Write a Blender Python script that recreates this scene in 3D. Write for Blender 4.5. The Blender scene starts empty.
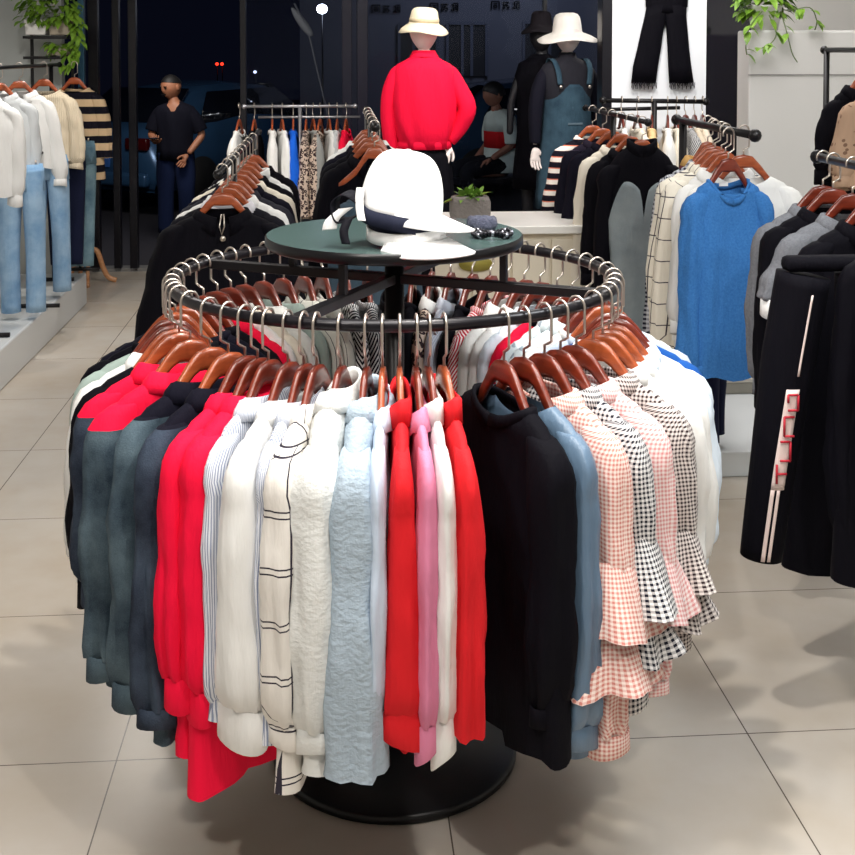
import bpy, math, random
from math import sin, cos, pi, radians, tan, atan2, sqrt
from mathutils import Vector, Matrix, noise as MN
random.seed(7)
C = bpy.context.scene.collection
SC = bpy.context.scene

# ------------------------------------------------------------------ camera, world, lights, exposure
F = 1212.0                      # focal length in pixels of the 855 px frame
TH = radians(2.5)               # downward pitch
CX, CY, CZ = 0.082, -2.98, 1.76
P0 = 50 + F * tan(TH)
cd = bpy.data.cameras.new('camera'); cam = bpy.data.objects.new('camera', cd); C.objects.link(cam)
cam.location = (CX, CY, CZ); cam.rotation_euler = (pi/2 - TH, 0, 0)
cd.sensor_fit = 'HORIZONTAL'; cd.sensor_width = 36; cd.lens = 36 * F / 855
cd.shift_y = (P0 - 427.5) / 855
cd.clip_start = .05; cd.clip_end = 200
SC.camera = cam

w = bpy.data.worlds.new('night'); SC.world = w; w.use_nodes = True
w.node_tree.nodes['Background'].inputs[0].default_value = (.16, .2, .5, 1)
w.node_tree.nodes['Background'].inputs[1].default_value = .012
SC.view_settings.view_transform = 'Standard'; SC.view_settings.look = 'None'
SC.view_settings.gamma = 1; SC.view_settings.use_curve_mapping = False
SC.view_settings.exposure = 0.0
try:
    SC.cycles.max_bounces = 6; SC.cycles.transparent_max_bounces = 10
except Exception: pass

def area(name, loc, size, power, col=(1, .96, .9), rot=(0, 0, 0), sy=None, spread=None):
    l = bpy.data.lights.new(name, 'AREA'); l.energy = power; l.color = col
    l.size = size
    if sy: l.shape = 'RECTANGLE'; l.size_y = sy
    if spread: l.spread = spread
    o = bpy.data.objects.new(name, l); C.objects.link(o); o.location = loc; o.rotation_euler = rot
    return o
def spot(name, loc, target, power, ang=80, col=(1, .95, .88), rad=.045, blend=.6):
    l = bpy.data.lights.new(name, 'SPOT'); l.energy = power; l.color = col
    l.spot_size = radians(ang); l.spot_blend = blend; l.shadow_soft_size = rad
    o = bpy.data.objects.new(name, l); C.objects.link(o); o.location = loc
    d = Vector(target) - Vector(loc); o.rotation_euler = d.to_track_quat('-Z', 'Y').to_euler()
    return o
CEIL = 3.05
area('ceiling_light', (0, -1.2, 2.98), 1.6, 62, (1, .97, .93), sy=1.2)
area('ceiling_light', (-1.6, 2.6, 2.98), 1.2, 34, (1, .96, .92), sy=1.6)
area('ceiling_light', (1.5, 2.8, 2.98), 1.2, 42, (1, .97, .95), sy=1.6)
area('ceiling_light', (1.75, -.3, 2.98), .8, 44, (.93, .98, 1), sy=.8)
spot('ceiling_spot', (-1.1, -2.2, 2.95), (-.25, -.2, .7), 95, 70)
spot('ceiling_spot', (.9, -2.5, 2.95), (.3, -.2, .8), 105, 70)
spot('ceiling_spot', (.25, -.3, 2.95), (.05, -.1, .9), 120, 80)
spot('ceiling_spot', (-1.8, 4.7, 2.9), (-1.7, 3.5, 0), 90, 90)
spot('ceiling_spot', (1.48, 4.65, 2.9), (1.2, 2.2, .8), 90, 85)
spot('ceiling_spot', (2.2, 6.0, 2.9), (1.3, 4.0, 1.2), 80, 85)
spot('ceiling_spot', (.2, 3.0, 2.95), (0, 4.4, 1.4), 90, 70)
spot('ceiling_spot', (-2.2, 3.2, 2.9), (-2.4, 4.8, .9), 80, 80)
spot('ceiling_spot', (1.0, 2.6, 2.95), (.9, 4.4, 1.9), 120, 75)
spot('ceiling_spot', (-1.0, 3.6, 2.95), (-.9, 5.4, 1.1), 45, 60)
area('street_fill', (1.5, 15.5, 4.6), 2.0, 75, (.8, .84, 1), rot=(radians(60), 0, 0))  # added fill lamp, no real fixture, lifts the facade out of the dark
area('street_fill', (-2.4, 7.6, 2.6), .8, 40, (1, .93, .85), rot=(radians(50), 0, 0))  # added fill lamp outside the door, brightens the standing man

# ------------------------------------------------------------------ measuring helpers
def W(px, py, d):
    """world point seen at (px, py) of the photo at horizontal distance d from the camera"""
    k = (py - P0) / F
    h = d * (sin(TH) + k * cos(TH)) / (cos(TH) - k * sin(TH))
    zc = d * cos(TH) + h * sin(TH)
    return Vector((CX + (px - 427.5) / F * zc, CY + d, CZ - h))
ROOM = radians(4.28)
def RM(x, y):
    """room axes (x right, y deep, origin under the camera) -> world"""
    return (CX + x * cos(ROOM) - y * sin(ROOM), CY + x * sin(ROOM) + y * cos(ROOM))

# ------------------------------------------------------------------ materials
def lin(c):
    return tuple((x / 255 / 12.92 if x / 255 <= .04045 else ((x / 255 + .055) / 1.055) ** 2.4) for x in c)
class N:
    def __init__(s, name):
        s.m = bpy.data.materials.new(name); s.m.use_nodes = True
        s.t = s.m.node_tree; s.b = s.t.nodes['Principled BSDF']; s.out = s.t.nodes['Material Output']
    def n(s, ty, **kw):
        x = s.t.nodes.new(ty)
        for k, v in kw.items(): setattr(x, k, v)
        return x
    def l(s, a, b): s.t.links.new(a, b)
    def math(s, op, a, b=None, clamp=False):
        x = s.n('ShaderNodeMath', operation=op, use_clamp=clamp)
        for i, v in enumerate((a, b)):
            if v is None: continue
            if isinstance(v, (int, float)): x.inputs[i].default_value = v
            else: s.l(v, x.inputs[i])
        return x.outputs[0]
    def mix(s, f, a, b, mode='MIX'):
        x = s.n('ShaderNodeMix', data_type='RGBA', blend_type=mode)
        for i, v in ((0, f), (6, a), (7, b)):
            if isinstance(v, (int, float)): x.inputs[i].default_value = v
            elif isinstance(v, tuple): x.inputs[i].default_value = (*v[:3], 1)
            else: s.l(v, x.inputs[i])
        return x.outputs[2]
    def uv(s):
        u = s.n('ShaderNodeUVMap'); sp = s.n('ShaderNodeSeparateXYZ'); s.l(u.outputs[0], sp.inputs[0])
        return u.outputs[0], sp.outputs[0], sp.outputs[1]
    def noise(s, scale, detail=3, vec=None, rough=.55):
        x = s.n('ShaderNodeTexNoise'); x.inputs['Scale'].default_value = scale
        x.inputs['Detail'].default_value = detail; x.inputs['Roughness'].default_value = rough
        if vec is None:
            tc = s.n('ShaderNodeTexCoord'); vec = tc.outputs['Object']
        s.l(vec, x.inputs['Vector']); return x.outputs['Fac']
    def stretch(s, sx, sy, sz):
        tc = s.n('ShaderNodeTexCoord'); mp = s.n('ShaderNodeMapping'); mp.inputs['Scale'].default_value = (sx, sy, sz)
        s.l(tc.outputs['Object'], mp.inputs['Vector']); return mp.outputs[0]
    def col(s, c):
        if isinstance(c, tuple): s.b.inputs['Base Color'].default_value = (*c[:3], 1)
        else: s.l(c, s.b.inputs['Base Color'])
    def bump(s, h, strength=.3, dist=.01):
        b = s.n('ShaderNodeBump'); b.inputs['Strength'].default_value = strength; b.inputs['Distance'].default_value = dist
        s.l(h, b.inputs['Height']); s.l(b.outputs[0], s.b.inputs['Normal'])

_mc = {}
def plain(name, rgb, rough=.5, metal=0, spec=.5, bump=0, bscale=30):
    if name in _mc: return _mc[name]
    m = N(name); m.col(lin(rgb)); m.b.inputs['Roughness'].default_value = rough; m.b.inputs['Metallic'].default_value = metal
    m.b.inputs['Specular IOR Level'].default_value = spec
    if bump: m.bump(m.noise(bscale), bump, .01)
    _mc[name] = m.m; return m.m
def cloth(name, rgb, rough=.85, pat=None, rgb2=None, p=.013, wr=.35, rgb3=None, sheen=.0, spec=.2):
    if name in _mc: return _mc[name]
    m = N(name); c = lin(rgb); c2 = lin(rgb2 or (255, 255, 255)); base = c
    vec, u, v = m.uv()
    def tri(x, per, duty):            # 1 inside a band of width duty
        return m.math('LESS_THAN', m.math('FRACT', m.math('DIVIDE', m.math('ADD', x, 10.0), per)), duty)
    if pat == 'gingham':
        s = m.math('MULTIPLY', m.math('ADD', tri(u, p, .5), tri(v, p, .5)), .5)
        base = m.mix(m.math('POWER', s, 1.15), c2, c)
    elif pat == 'window':
        s = m.math('MAXIMUM', tri(u, p, .045), tri(v, p * 1.25, .03)); s2 = m.math('MAXIMUM', s, tri(m.math('ADD', v, .012), p * 1.25, .03))
        base = m.mix(s2, c, c2)
    elif pat == 'window1':
        s = m.math('MAXIMUM', tri(u, p, .06), tri(v, p * 1.1, .05)); base = m.mix(s, c, c2)
    elif pat == 'vstripe': base = m.mix(tri(u, p, .4), c, c2)
    elif pat == 'hstripe': base = m.mix(tri(v, p, .5), c, c2)
    elif pat == 'hstripe3':
        s = tri(v, p, .5); s2 = tri(m.math('ADD', v, p * .1), p * .5, .22)
        base = m.mix(s, c, m.mix(s2, c2, lin(rgb3)))
    elif pat == 'diag': base = m.mix(tri(m.math('ADD', u, m.math('MULTIPLY', v, .8)), p, .45), c, c2)
    elif pat == 'chevron':
        z = m.math('PINGPONG', m.math('ADD', u, 5.0), .03)
        base = m.mix(tri(m.math('ADD', v, z), p, .45), c, c2)
    elif pat == 'plaid':
        a = m.math('MULTIPLY', tri(u, p, .3), .5); b = m.math('MULTIPLY', tri(v, p * 1.1, .28), .5)
        base = m.mix(m.math('ADD', a, b), c, c2)
    elif pat == 'leopard':
        vo = m.n('ShaderNodeTexVoronoi'); vo.inputs['Scale'].default_value = 1 / p; m.l(vec, vo.inputs['Vector'])
        d = vo.outputs['Distance']
        s = m.math('MULTIPLY', m.math('GREATER_THAN', d, .22), m.math('LESS_THAN', d, .52))
        base = m.mix(s, c, c2)
    elif pat == 'blots':
        vo = m.n('ShaderNodeTexVoronoi'); vo.inputs['Scale'].default_value = 1 / p; m.l(vec, vo.inputs['Vector'])
        base = m.mix(m.math('LESS_THAN', vo.outputs['Distance'], .25), c, c2)
    elif pat == 'denim':
        n = m.noise(9, 5); n2 = m.noise(420, 1)
        f = m.math('ADD', m.math('MULTIPLY', n, 1.15), m.math('MULTIPLY', n2, .22))
        f = m.math('MULTIPLY', m.math('SUBTRACT', f, .42), 2.0, True)
        base = m.mix(f, c, c2)
    elif pat == 'knit':
        n = m.noise(140, 2); base = m.mix(n, c, c2)
    elif pat == 'lineart':
        wv = m.n('ShaderNodeTexWave'); wv.inputs['Scale'].default_value = 2.2; wv.inputs['Distortion'].default_value = 9
        wv.inputs['Detail'].default_value = .5; m.l(vec, wv.inputs['Vector'])
        s = m.math('LESS_THAN', m.math('ABSOLUTE', m.math('SUBTRACT', wv.outputs['Fac'], .5)), .035); base = m.mix(s, c, c2)
    # slight weave variation
    m.col(base)
    m.b.inputs['Roughness'].default_value = rough; m.b.inputs['Specular IOR Level'].default_value = spec
    if sheen: m.b.inputs['Sheen Weight'].default_value = sheen
    h = m.noise(1.0, 4, m.stretch(26, 26, 5))
    if pat == 'knit' or pat == 'denim':
        h = m.math('ADD', h, m.math('MULTIPLY', m.noise(300, 1), .2))
    if pat == 'rib':
        wv = m.math('SINE', m.math('MULTIPLY', u, 500)); h = m.math('ADD', h, m.math('MULTIPLY', wv, .12))
    if pat == 'crinkle':
        h = m.math('ADD', h, m.math('MULTIPLY', m.noise(1.0, 2, m.stretch(60, 60, 90)), .5))
    m.bump(h, wr, .02)
    _mc[name] = m.m; return m.m
def emit(name, rgb, s):
    if name in _mc: return _mc[name]
    m = N(name); m.col((0, 0, 0)); m.b.inputs['Emission Color'].default_value = (*lin(rgb), 1); m.b.inputs['Emission Strength'].default_value = s
    _mc[name] = m.m; return m.m
def glass_mat():
    m = N('window_glass'); t = m.t
    g = m.n('ShaderNodeBsdfGlossy'); g.inputs['Roughness'].default_value = .02; g.inputs['Color'].default_value = (.8, .85, 1, 1)
    tr = m.n('ShaderNodeBsdfTransparent'); tr.inputs[0].default_value = (.86, .9, .95, 1)
    fr = m.n('ShaderNodeFresnel'); fr.inputs[0].default_value = 1.16
    mx = m.n('ShaderNodeMixShader'); m.l(fr.outputs[0], mx.inputs[0]); m.l(tr.outputs[0], mx.inputs[1]); m.l(g.outputs[0], mx.inputs[2])
    m.l(mx.outputs[0], m.out.inputs[0]); return m.m
GLASS = glass_mat()
def wood_mat(name, a, b, rough=.3):
    m = N(name); n = m.noise(1.0, 4, m.stretch(9, 60, 60)); 
    base = m.mix(m.math('MULTIPLY', m.math('SUBTRACT', n, .3), 2.2, True), lin(a), lin(b)); m.col(base)
    m.b.inputs['Roughness'].default_value = rough; m.b.inputs['Coat Weight'].default_value = .4; m.b.inputs['Coat Roughness'].default_value = .2
    return m.m
WOOD_A = wood_mat('varnished_wood', (176, 88, 48), (118, 48, 26))
WOOD_B = wood_mat('red_brown_wood', (128, 48, 28), (74, 24, 16))
WOOD_C = wood_mat('pale_wood', (205, 150, 105), (176, 118, 78), .5)
STEEL = plain('steel', (205, 195, 185), .28, .9)
BLACKM = plain('black_metal', (16, 15, 18), .38, .3)
WHITEP = plain('white_paint', (236, 234, 230), .45)
PLASTIC = plain('mannequin_plastic', (238, 226, 222), .4)

# ------------------------------------------------------------------ object helpers
def tagit(o, label=None, cat=None, group=None, kind=None):
    if label: o['label'] = label
    if cat: o['category'] = cat
    if group: o['group'] = group
    if kind: o['kind'] = kind
    return o
def thing(name, label, cat, loc=(0, 0, 0), rz=0, group=None):
    o = bpy.data.objects.new(name, None); C.objects.link(o); o.location = loc; o.rotation_euler = (0, 0, rz)
    o.empty_display_size = .05
    return tagit(o, label, cat, group)
class MB:
    def __init__(s): s.v = []; s.f = []; s.uv = []; s.mi = []; s.cur = 0
    def add(s, vs, fs, uvs=None):
        o = len(s.v); s.v += [tuple(v) for v in vs]
        for i, f in enumerate(fs):
            s.f.append([o + k for k in f]); s.uv.append(uvs[i] if uvs else None); s.mi.append(s.cur)
    def box(s, c, d, rz=0, taper=1.0):
        x, y, z = (q / 2 for q in d); vs = []
        for k, (i, j, l) in enumerate([(-1,-1,-1),(1,-1,-1),(1,1,-1),(-1,1,-1),(-1,-1,1),(1,-1,1),(1,1,1),(-1,1,1)]):
            t = taper if l > 0 else 1
            a, b = i * x * t, j * y * t
            vs.append((c[0] + a * cos(rz) - b * sin(rz), c[1] + a * sin(rz) + b * cos(rz), c[2] + l * z))
        s.add(vs, [(0,3,2,1),(4,5,6,7),(0,1,5,4),(1,2,6,5),(2,3,7,6),(3,0,4,7)]); return s
    def grid(s, rows, closed=True, uvs=None, capa=False, capb=False):
        n = len(rows[0]); vs = [p for r in rows for p in r]; fs = []; us = []
        for i in range(len(rows) - 1):
            for j in range(n if closed else n - 1):
                k = (j + 1) % n
                fs.append((i*n + j, i*n + k, (i+1)*n + k, (i+1)*n + j))
                if uvs:
                    k2 = j + 1
                    us.append([uvs[i][j], uvs[i][k2], uvs[i+1][k2], uvs[i+1][j]])
        if capa: fs.append(tuple(range(n))[::-1]); us.append(None)
        if capb: fs.append(tuple((len(rows)-1)*n + j for j in range(n))); us.append(None)
        s.add(vs, fs, us if uvs else None); return s
    def lathe(s, prof, c=(0, 0, 0), n=32, capa=False, capb=False, sx=1, sy=1):
        s.grid([[(c[0] + r*sx*cos(2*pi*j/n), c[1] + r*sy*sin(2*pi*j/n), c[2] + z) for j in range(n)] for r, z in prof], True, None, capa, capb); return s
    def tube(s, pts, r, n=8, closed=False, cap=True):
        P = [Vector(p) for p in pts]; rows = []; m = len(P); up = None
        for i in range(m):
            a = P[(i-1) % m] if (closed or i > 0) else P[0]; b = P[(i+1) % m] if (closed or i < m-1) else P[-1]
            t = (b - a).normalized()
            if up is None: up = Vector((0, 0, 1)) if abs(t.z) < .9 else Vector((1, 0, 0))
            x = t.cross(up).normalized(); up = x.cross(t).normalized()
            rr = r[i] if isinstance(r, (list, tuple)) else r
            ra, rb = rr if isinstance(rr, (list, tuple)) else (rr, rr)
            rows.append([P[i] + x * ra * cos(2*pi*j/n) + up * rb * sin(2*pi*j/n) for j in range(n)])
        if closed: rows.append(rows[0])
        s.grid(rows, True, None, cap and not closed, cap and not closed); return s
    def sphere(s, c, r, n=12, m=8):
        rx, ry, rz = r if isinstance(r, (tuple, list)) else (r, r, r)
        s.grid([[(c[0] + rx*sin(pi*i/m)*cos(2*pi*j/n), c[1] + ry*sin(pi*i/m)*sin(2*pi*j/n), c[2] + rz*cos(pi*i/m)) for j in range(n)] for i in range(m+1)]); return s
    def mesh(s, name, mats, smooth=True):
        me = bpy.data.meshes.new(name); me.from_pydata(s.v, [], s.f)
        if any(s.uv):
            ul = me.uv_layers.new(name='UVMap'); i = 0; data = ul.data
            for f, u in zip(s.f, s.uv):
                for k in range(len(f)):
                    if u: data[i].uv = u[k]
                    i += 1
        for m in (mats if isinstance(mats, (list, tuple)) else [mats]): me.materials.append(m)
        if smooth: me.polygons.foreach_set('use_smooth', [True] * len(me.polygons))
        if any(s.mi): me.polygons.foreach_set('material_index', s.mi)
        me.update(); return me
    def build(s, name, mat, parent=None, smooth=True, loc=None, rz=None, bevel=0, solid=0, label=None):
        o = bpy.data.objects.new(name, s.mesh(name, mat, smooth)); C.objects.link(o)
        if parent: o.parent = parent
        if loc is not None: o.location = loc
        if rz is not None: o.rotation_euler = (0, 0, rz)
        if bevel:
            b = o.modifiers.new('b', 'BEVEL'); b.width = bevel; b.segments = 2; b.limit_method = 'ANGLE'
        if solid:
            b = o.modifiers.new('s', 'SOLIDIFY'); b.thickness = solid; b.offset = 0
        if label: o['label'] = label
        return o
def kids(o): return [c for c in C.objects if c.parent == o]
def copy_tree(o, par=None, src=None):
    c = o.copy(); C.objects.link(c); c.parent = par
    for ch in list(o.children): copy_tree(ch, c)
    return c
def struct(name, mb, mat, smooth=False, bevel=0, **kw):
    o = mb.build(name, mat, None, smooth, bevel=bevel, **kw); o['kind'] = 'structure'; return o
def lerp(a, b, t): return a + (b - a) * t
def interp(tab, x):
    for (x0, y0), (x1, y1) in zip(tab, tab[1:]):
        if x <= x1:
            return lerp(y0, y1, max(0, (x - x0) / (x1 - x0)))
    return tab[-1][1]

# ------------------------------------------------------------------ the room shell
def floor_mat():
    m = N('polished_tiles'); tc = m.n('ShaderNodeTexCoord'); sp = m.n('ShaderNodeSeparateXYZ'); m.l(tc.outputs['Object'], sp.inputs[0])
    def seam(x, off):
        f = m.math('FRACT', m.math('DIVIDE', m.math('ADD', x, 40.0 + off), .8)); a = m.math('ABSOLUTE', m.math('SUBTRACT', f, .5))
        return m.math('GREATER_THAN', a, .5 - .0022)
    s = m.math('MAXIMUM', seam(sp.outputs[0], FX), seam(sp.outputs[1], FY))
    n = m.noise(1.1, 5); n2 = m.noise(5, 4)
    f = m.math('MULTIPLY', m.math('SUBTRACT', m.math('ADD', m.math('MULTIPLY', n, .7), m.math('MULTIPLY', n2, .3)), .35), 3, True)
    base = m.mix(f, lin((182, 170, 154)), lin((196, 190, 182)))
    m.col(m.mix(s, base, lin((92, 84, 76))))
    m.b.inputs['Roughness'].default_value = .27; m.b.inputs['Specular IOR Level'].default_value = .35; m.bump(m.noise(3, 3), .04, .01)
    return m.m
FX, FY = -.25, .22
fl = MB(); fl.box((0, 4.0, -.05), (7.6, 11.7, .1)); o = struct('floor', fl, floor_mat()); o.location = (CX, CY, 0); o.rotation_euler = (0, 0, ROOM)
WALLP = plain('wall_plaster', (226, 224, 220), .7, bump=.1)
GREYW = plain('pillar_plaster', (214, 213, 210), .55, bump=.05)
def rbox(x0, x1, y0, y1, z0, z1):
    m = MB(); m.box(((x0+x1)/2, (y0+y1)/2, (z0+z1)/2), (x1-x0, y1-y0, z1-z0)); return m
def rstruct(name, x0, x1, y0, y1, z0, z1, mat, bevel=0):
    o = struct(name, rbox(x0, x1, y0, y1, z0, z1), mat, bevel=bevel); o.location = (CX, CY, 0); o.rotation_euler = (0, 0, ROOM); return o
rstruct('ceiling', -3.8, 3.8, -1.85, 9.85, CEIL, CEIL + .1, WALLP)
rstruct('wall_left', -3.9, -3.8, -1.85, 9.85, 0, CEIL, WALLP)
rstruct('wall_right', 3.8, 3.9, -1.85, 9.85, 0, CEIL, WALLP)
rstruct('wall_front', -3.8, 3.8, -1.95, -1.85, 0, CEIL, WALLP)
# street beyond the shop front
ASPH = plain('asphalt', (34, 34, 44), .8, bump=.3)
rstruct('street_ground', -22, 22, 9.86, 46, -.2, -.12, ASPH)
# door sill
rstruct('trim_1', -3.8, 3.8, 9.72, 9.86, -.12, .025, plain('sill_metal', (150, 150, 150), .4, .5))
def RP(px, y):
    k = (px - 427.5) / F; c, s = cos(ROOM), sin(ROOM)
    return y * (k * c + s) / (c - k * s)
FRAMEM = plain('dark_frame', (10, 9, 20), .35, .2)
def post(n, p0, p1, y, mat=FRAMEM, t=.08, z1=CEIL, z0=0):
    return rstruct(n, RP(p0, y), RP(p1, y), y, y + t, z0, z1, mat, .004)
YF = 9.72
post('trim_2', 78, 84, YF, plain('blue_lit_frame', (70, 120, 150), .4, .2))  # blue light along this frame edge is painted in as its colour
post('trim_3', 88, 98, YF)
post('trim_4', 112, 119, YF)
post('trim_5', 128, 136, YF)
post('trim_6', 240, 246, YF, FRAMEM, .08, CEIL, 0)
post('trim_7', 342, 352, YF, plain('post_sheen', (24, 24, 44), .3, .3))
post('trim_8', 357, 368, YF, plain('post_sheen', (24, 24, 44), .3, .3))
post('trim_9', 543, 547, YF)
rstruct('trim_10', RP(78, YF), RP(612, YF), YF, YF + .08, 2.75, CEIL, FRAMEM)
for i, (a, b) in enumerate(((137, 240), (246, 342), (368, 543), (547, 620))):
    m = MB(); x0, x1 = RP(a, YF), RP(b, YF); m.box(((x0+x1)/2, YF + .04, 1.4), (x1-x0, .012, 2.7))
    if i == 0: continue        # this leaf of the door stands open
    o = struct('window_%d' % i, m, GLASS); o.location = (CX, CY, 0); o.rotation_euler = (0, 0, ROOM)
# panel carrying the flared trousers, dark glass beside it, grey pillar block with planter
YP = 7.2
rstruct('wall_panel', RP(612, YP), RP(706, YP), YP, YP + .12, .1, CEIL, plain('display_board', (236, 240, 246), .6))
post('trim_11', 602, 612, YP, FRAMEM, .14)
rstruct('wall_dark_glass', RP(706.5, YP), RP(752, YP), YP + .03, YP + .12, 0, CEIL, plain('dark_mirror', (10, 8, 22), .07, .0, .8))
rstruct('wall_back', RP(752, YP), 3.8, YP + .3, YP + .4, 0, CEIL, WALLP)
rstruct('wall_back_left', -3.8, RP(62, 9.3), 9.3, 9.4, 0, CEIL, plain('left_grey_wall', (176, 180, 178), .7))
YB = 6.3
x0 = RP(749, YB)
rstruct('wall_block', x0, 3.8, YB, YB + .2, 0, 1.865, GREYW, .012)
rstruct('trim_12', x0 - .004, 3.8, YB - .006, YB, 1.625, 1.632, plain('seam_grey', (150, 148, 146), .7))
# low white platforms
PLAT = plain('platform_white', (214, 218, 220), .25)
rstruct('plinth_right', RP(668, 4.82), 3.8, 4.82, 7.2, 0, .105, PLAT, .006)
rstruct('plinth_left', -3.8, -1.735, 4.4, 8.5, 0, .215, PLAT, .01)
# ------------------------------------------------------------------ the street
FAC = plain('facade_grey', (74, 76, 88), .8, bump=.15)
FACD = plain('facade_opening', (10, 10, 20), .5)
def room_obj(o):
    o.location = (CX, CY, 0); o.rotation_euler = (0, 0, ROOM); return o
YS = 21.0
bld = thing('building', 'grey building across the night street with dark openings and sign characters', 'building', (CX, CY, 0), ROOM)
m = MB(); m.box(((RP(300, YS)+RP(640, YS))/2, YS + 1.5, 2.4), (RP(640, YS) - RP(300, YS), 3, 5.2)); m.build('wall', FAC, bld, False)
for a, b, y0, y1 in ((399, 437, 24, 85), (447, 486, 23, 76), (523, 565, 22, 90)):
    m = MB(); xa, xb = RP(a, YS), RP(b, YS); za = W(430, y1, YS).z; zb = W(430, y0, YS).z
    m.box(((xa+xb)/2, YS - .01, (za+zb)/2), (xb-xa, .06, zb-za)); wn = m.build('window', FACD, bld, False)
    m = MB()
    for k in (0, .38, .62, 1): m.box((lerp(xa, xb, k), YS - .05, (za+zb)/2), (.05, .05, zb-za))
    m.box(((xa+xb)/2, YS - .05, zb), (xb-xa, .05, .06)); m.build('frame', plain('fac_frame', (60, 64, 80), .6), wn, False)
strokes = [  # strokes of square written characters, unit cell
    [(0,0,0,1),(0,1,1,1),(1,0,1,1),(.25,.72,.75,.72),(.3,.25,.3,.5),(.3,.5,.7,.5),(.7,.25,.7,.5),(.3,.25,.7,.25)],
    [(0,.85,1,.85),(.3,.7,.3,1),(.7,.7,.7,1),(.1,.5,.75,.5),(.5,.65,.45,.3),(.45,.3,.1,0),(.75,.5,.7,.05),(.1,.35,.15,.15),(.9,.4,.95,.15)],
    [(0,.1,.3,.3),(.35,0,.35,1),(.35,1,.9,1),(.9,0,.9,1),(.1,.9,.22,.75),(.5,.6,.8,.6),(.5,.3,.8,.3),(.65,.15,.65,.85)]]
for si, (x, y, n) in enumerate(((372, 13, 3), (430, 11, 3), (491, 9, 3))):
    p = RP(x, YS); z = W(430, y, YS).z
    for j in range(3):
        m = MB()
        for (a, b, c_, d_) in strokes[j]:
            s = .135
            m.tube([(p + j*.18 + a*s, YS - .04, z + b*s), (p + j*.18 + c_*s, YS - .04, z + d_*s)], .011, 4)
        m.build('sign_character', plain('sign_black', (4, 4, 8), .5), bld, False)

def car(label, loc, rz, col, sc=1.0):
    t = thing('car', label, 'car', loc, rz)
    prof = [(-2.15, .35, .62), (-2.2, .55, .7), (-2.15, .95, .78), (-1.75, 1.02, .84), (-1.2, 1.42, .68), (-.4, 1.5, .66), (.4, 1.45, .66), (1.05, 1.02, .84), (1.9, .92, .8), (2.2, .7, .72), (2.2, .4, .66)]
    rows = []
    for x, zt, hw in prof:
        b = .28; r = []
        for (yy, zz) in ((-1, 0), (-1.03, .35), (-1.0, .62), (-.93, .86), (-.8, .97), (-.4, 1), (.4, 1), (.8, .97), (.93, .86), (1.0, .62), (1.03, .35), (1, 0)):
            hh = .88 if zz < .7 else hw
            r.append((x, yy * hh, b + zz * (zt - b)))
        rows.append(r)
    m = MB(); m.grid(rows, True, None, True, True); m.build('body', plain('car_' + col[0], col[1], .25, .3), t)
    g = plain('car_glass', (14, 18, 28), .08)
    m = MB(); m.grid([[(-1.74, -.72, 1.04), (-1.74, .72, 1.04)], [(-1.24, -.6, 1.415), (-1.24, .6, 1.415)]], False); m.build('rear_window', g, t, solid=.02); m = MB()
    m.grid([[(1.0, -.7, 1.07), (1.0, .7, 1.07)], [(.45, -.58, 1.44), (.45, .58, 1.44)]], False)
    m.build('windscreen', g, t, solid=.02)
    for s in (-1, 1):
        m = MB(); m.grid([[(-1.35, s*.845, 1.02), (.9, s*.85, 1.02)], [(-1.05, s*.72, 1.38), (.35, s*.7, 1.4)]], False); m.build('side_window', g, t, solid=.02)
        m = MB(); m.box((-2.17, s*.62, .82), (.08, .32, .14)); m.build('tail_light', plain('tail_red', (70, 10, 14), .2), t, bevel=.02)
        for x in (-1.4, 1.4):
            m = MB(); m.tube([(x, s*.78, .32), (x, s*.92, .32)], .32, 24); m.build('wheel', plain('tyre', (18, 18, 20), .7), t)
    m = MB(); m.box((-2.2, 0, .62), (.03, .46, .14)); m.build('number_plate', plain('plate', (60, 110, 190), .4), t, False)
    m = MB(); m.box((-2.2, 0, .42), (.12, 1.6, .16)); m.build('bumper', plain('car_' + col[0], col[1], .25, .3), t, bevel=.04)
    return t
p = W(205, 160, 14.6); car('dark blue car parked in the street behind the standing man', (p.x - .1, p.y + 1.2, -.12), radians(62), ('blue', (52, 88, 128)))
p = W(520, 160, 15.5); car('slate blue car parked behind the seated person in the striped shirt', (p.x + .5, p.y + 1.2, -.12), radians(20), ('slate', (52, 78, 108)))
def lamp(name, label, px, py, d, r, col, s):
    p = W(px, py, d); t = thing(name, label, 'street light', (p.x, p.y, -.12))
    m = MB(); m.tube([(0, .05, 0), (0, .05, p.z + .1)], .012, 8); m.build('pole', FRAMEM, t)
    m = MB(); m.sphere((0, 0, p.z + .12), (r * 1.1, r, r), 12, 8); m.build('bulb', emit('e' + name + str(px), col, s), t)
lamp('street_lamp', 'bright white lamp glowing high in the street beyond the glass', 322, 9, 16, .065, (235, 240, 255), 14)
lamp('signal_light', 'left red light of the pair shining in the dark street', 217, 64, 30, .038, (255, 50, 30), 3)
lamp('signal_light', 'right red light of the pair shining in the dark street', 222, 64, 30, .038, (255, 50, 30), 3)
lamp('far_lamp', 'tiny white street light right of the two red lights', 255, 72, 34, .04, (220, 225, 255), 3)
p = W(316, 2, 16); t = thing('light_tube', 'thin white light tube above the glowing street lamp', 'light', (p.x, p.y, p.z + .12))
m = MB(); m.tube([(-.2, 0, 0), (.2, 0, .01)], .012, 6); m.build('tube', emit('etube', (220, 230, 255), 4), t)
m = MB(); m.box((0, .03, .05), (.5, .03, .05)); m.build('bracket', FRAMEM, t, False)
p = W(299, 20, 13); t = thing('banner_flag', 'faint grey teardrop flag on a bent pole outside the glass', 'flag', (p.x, p.y, -.12))
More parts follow.
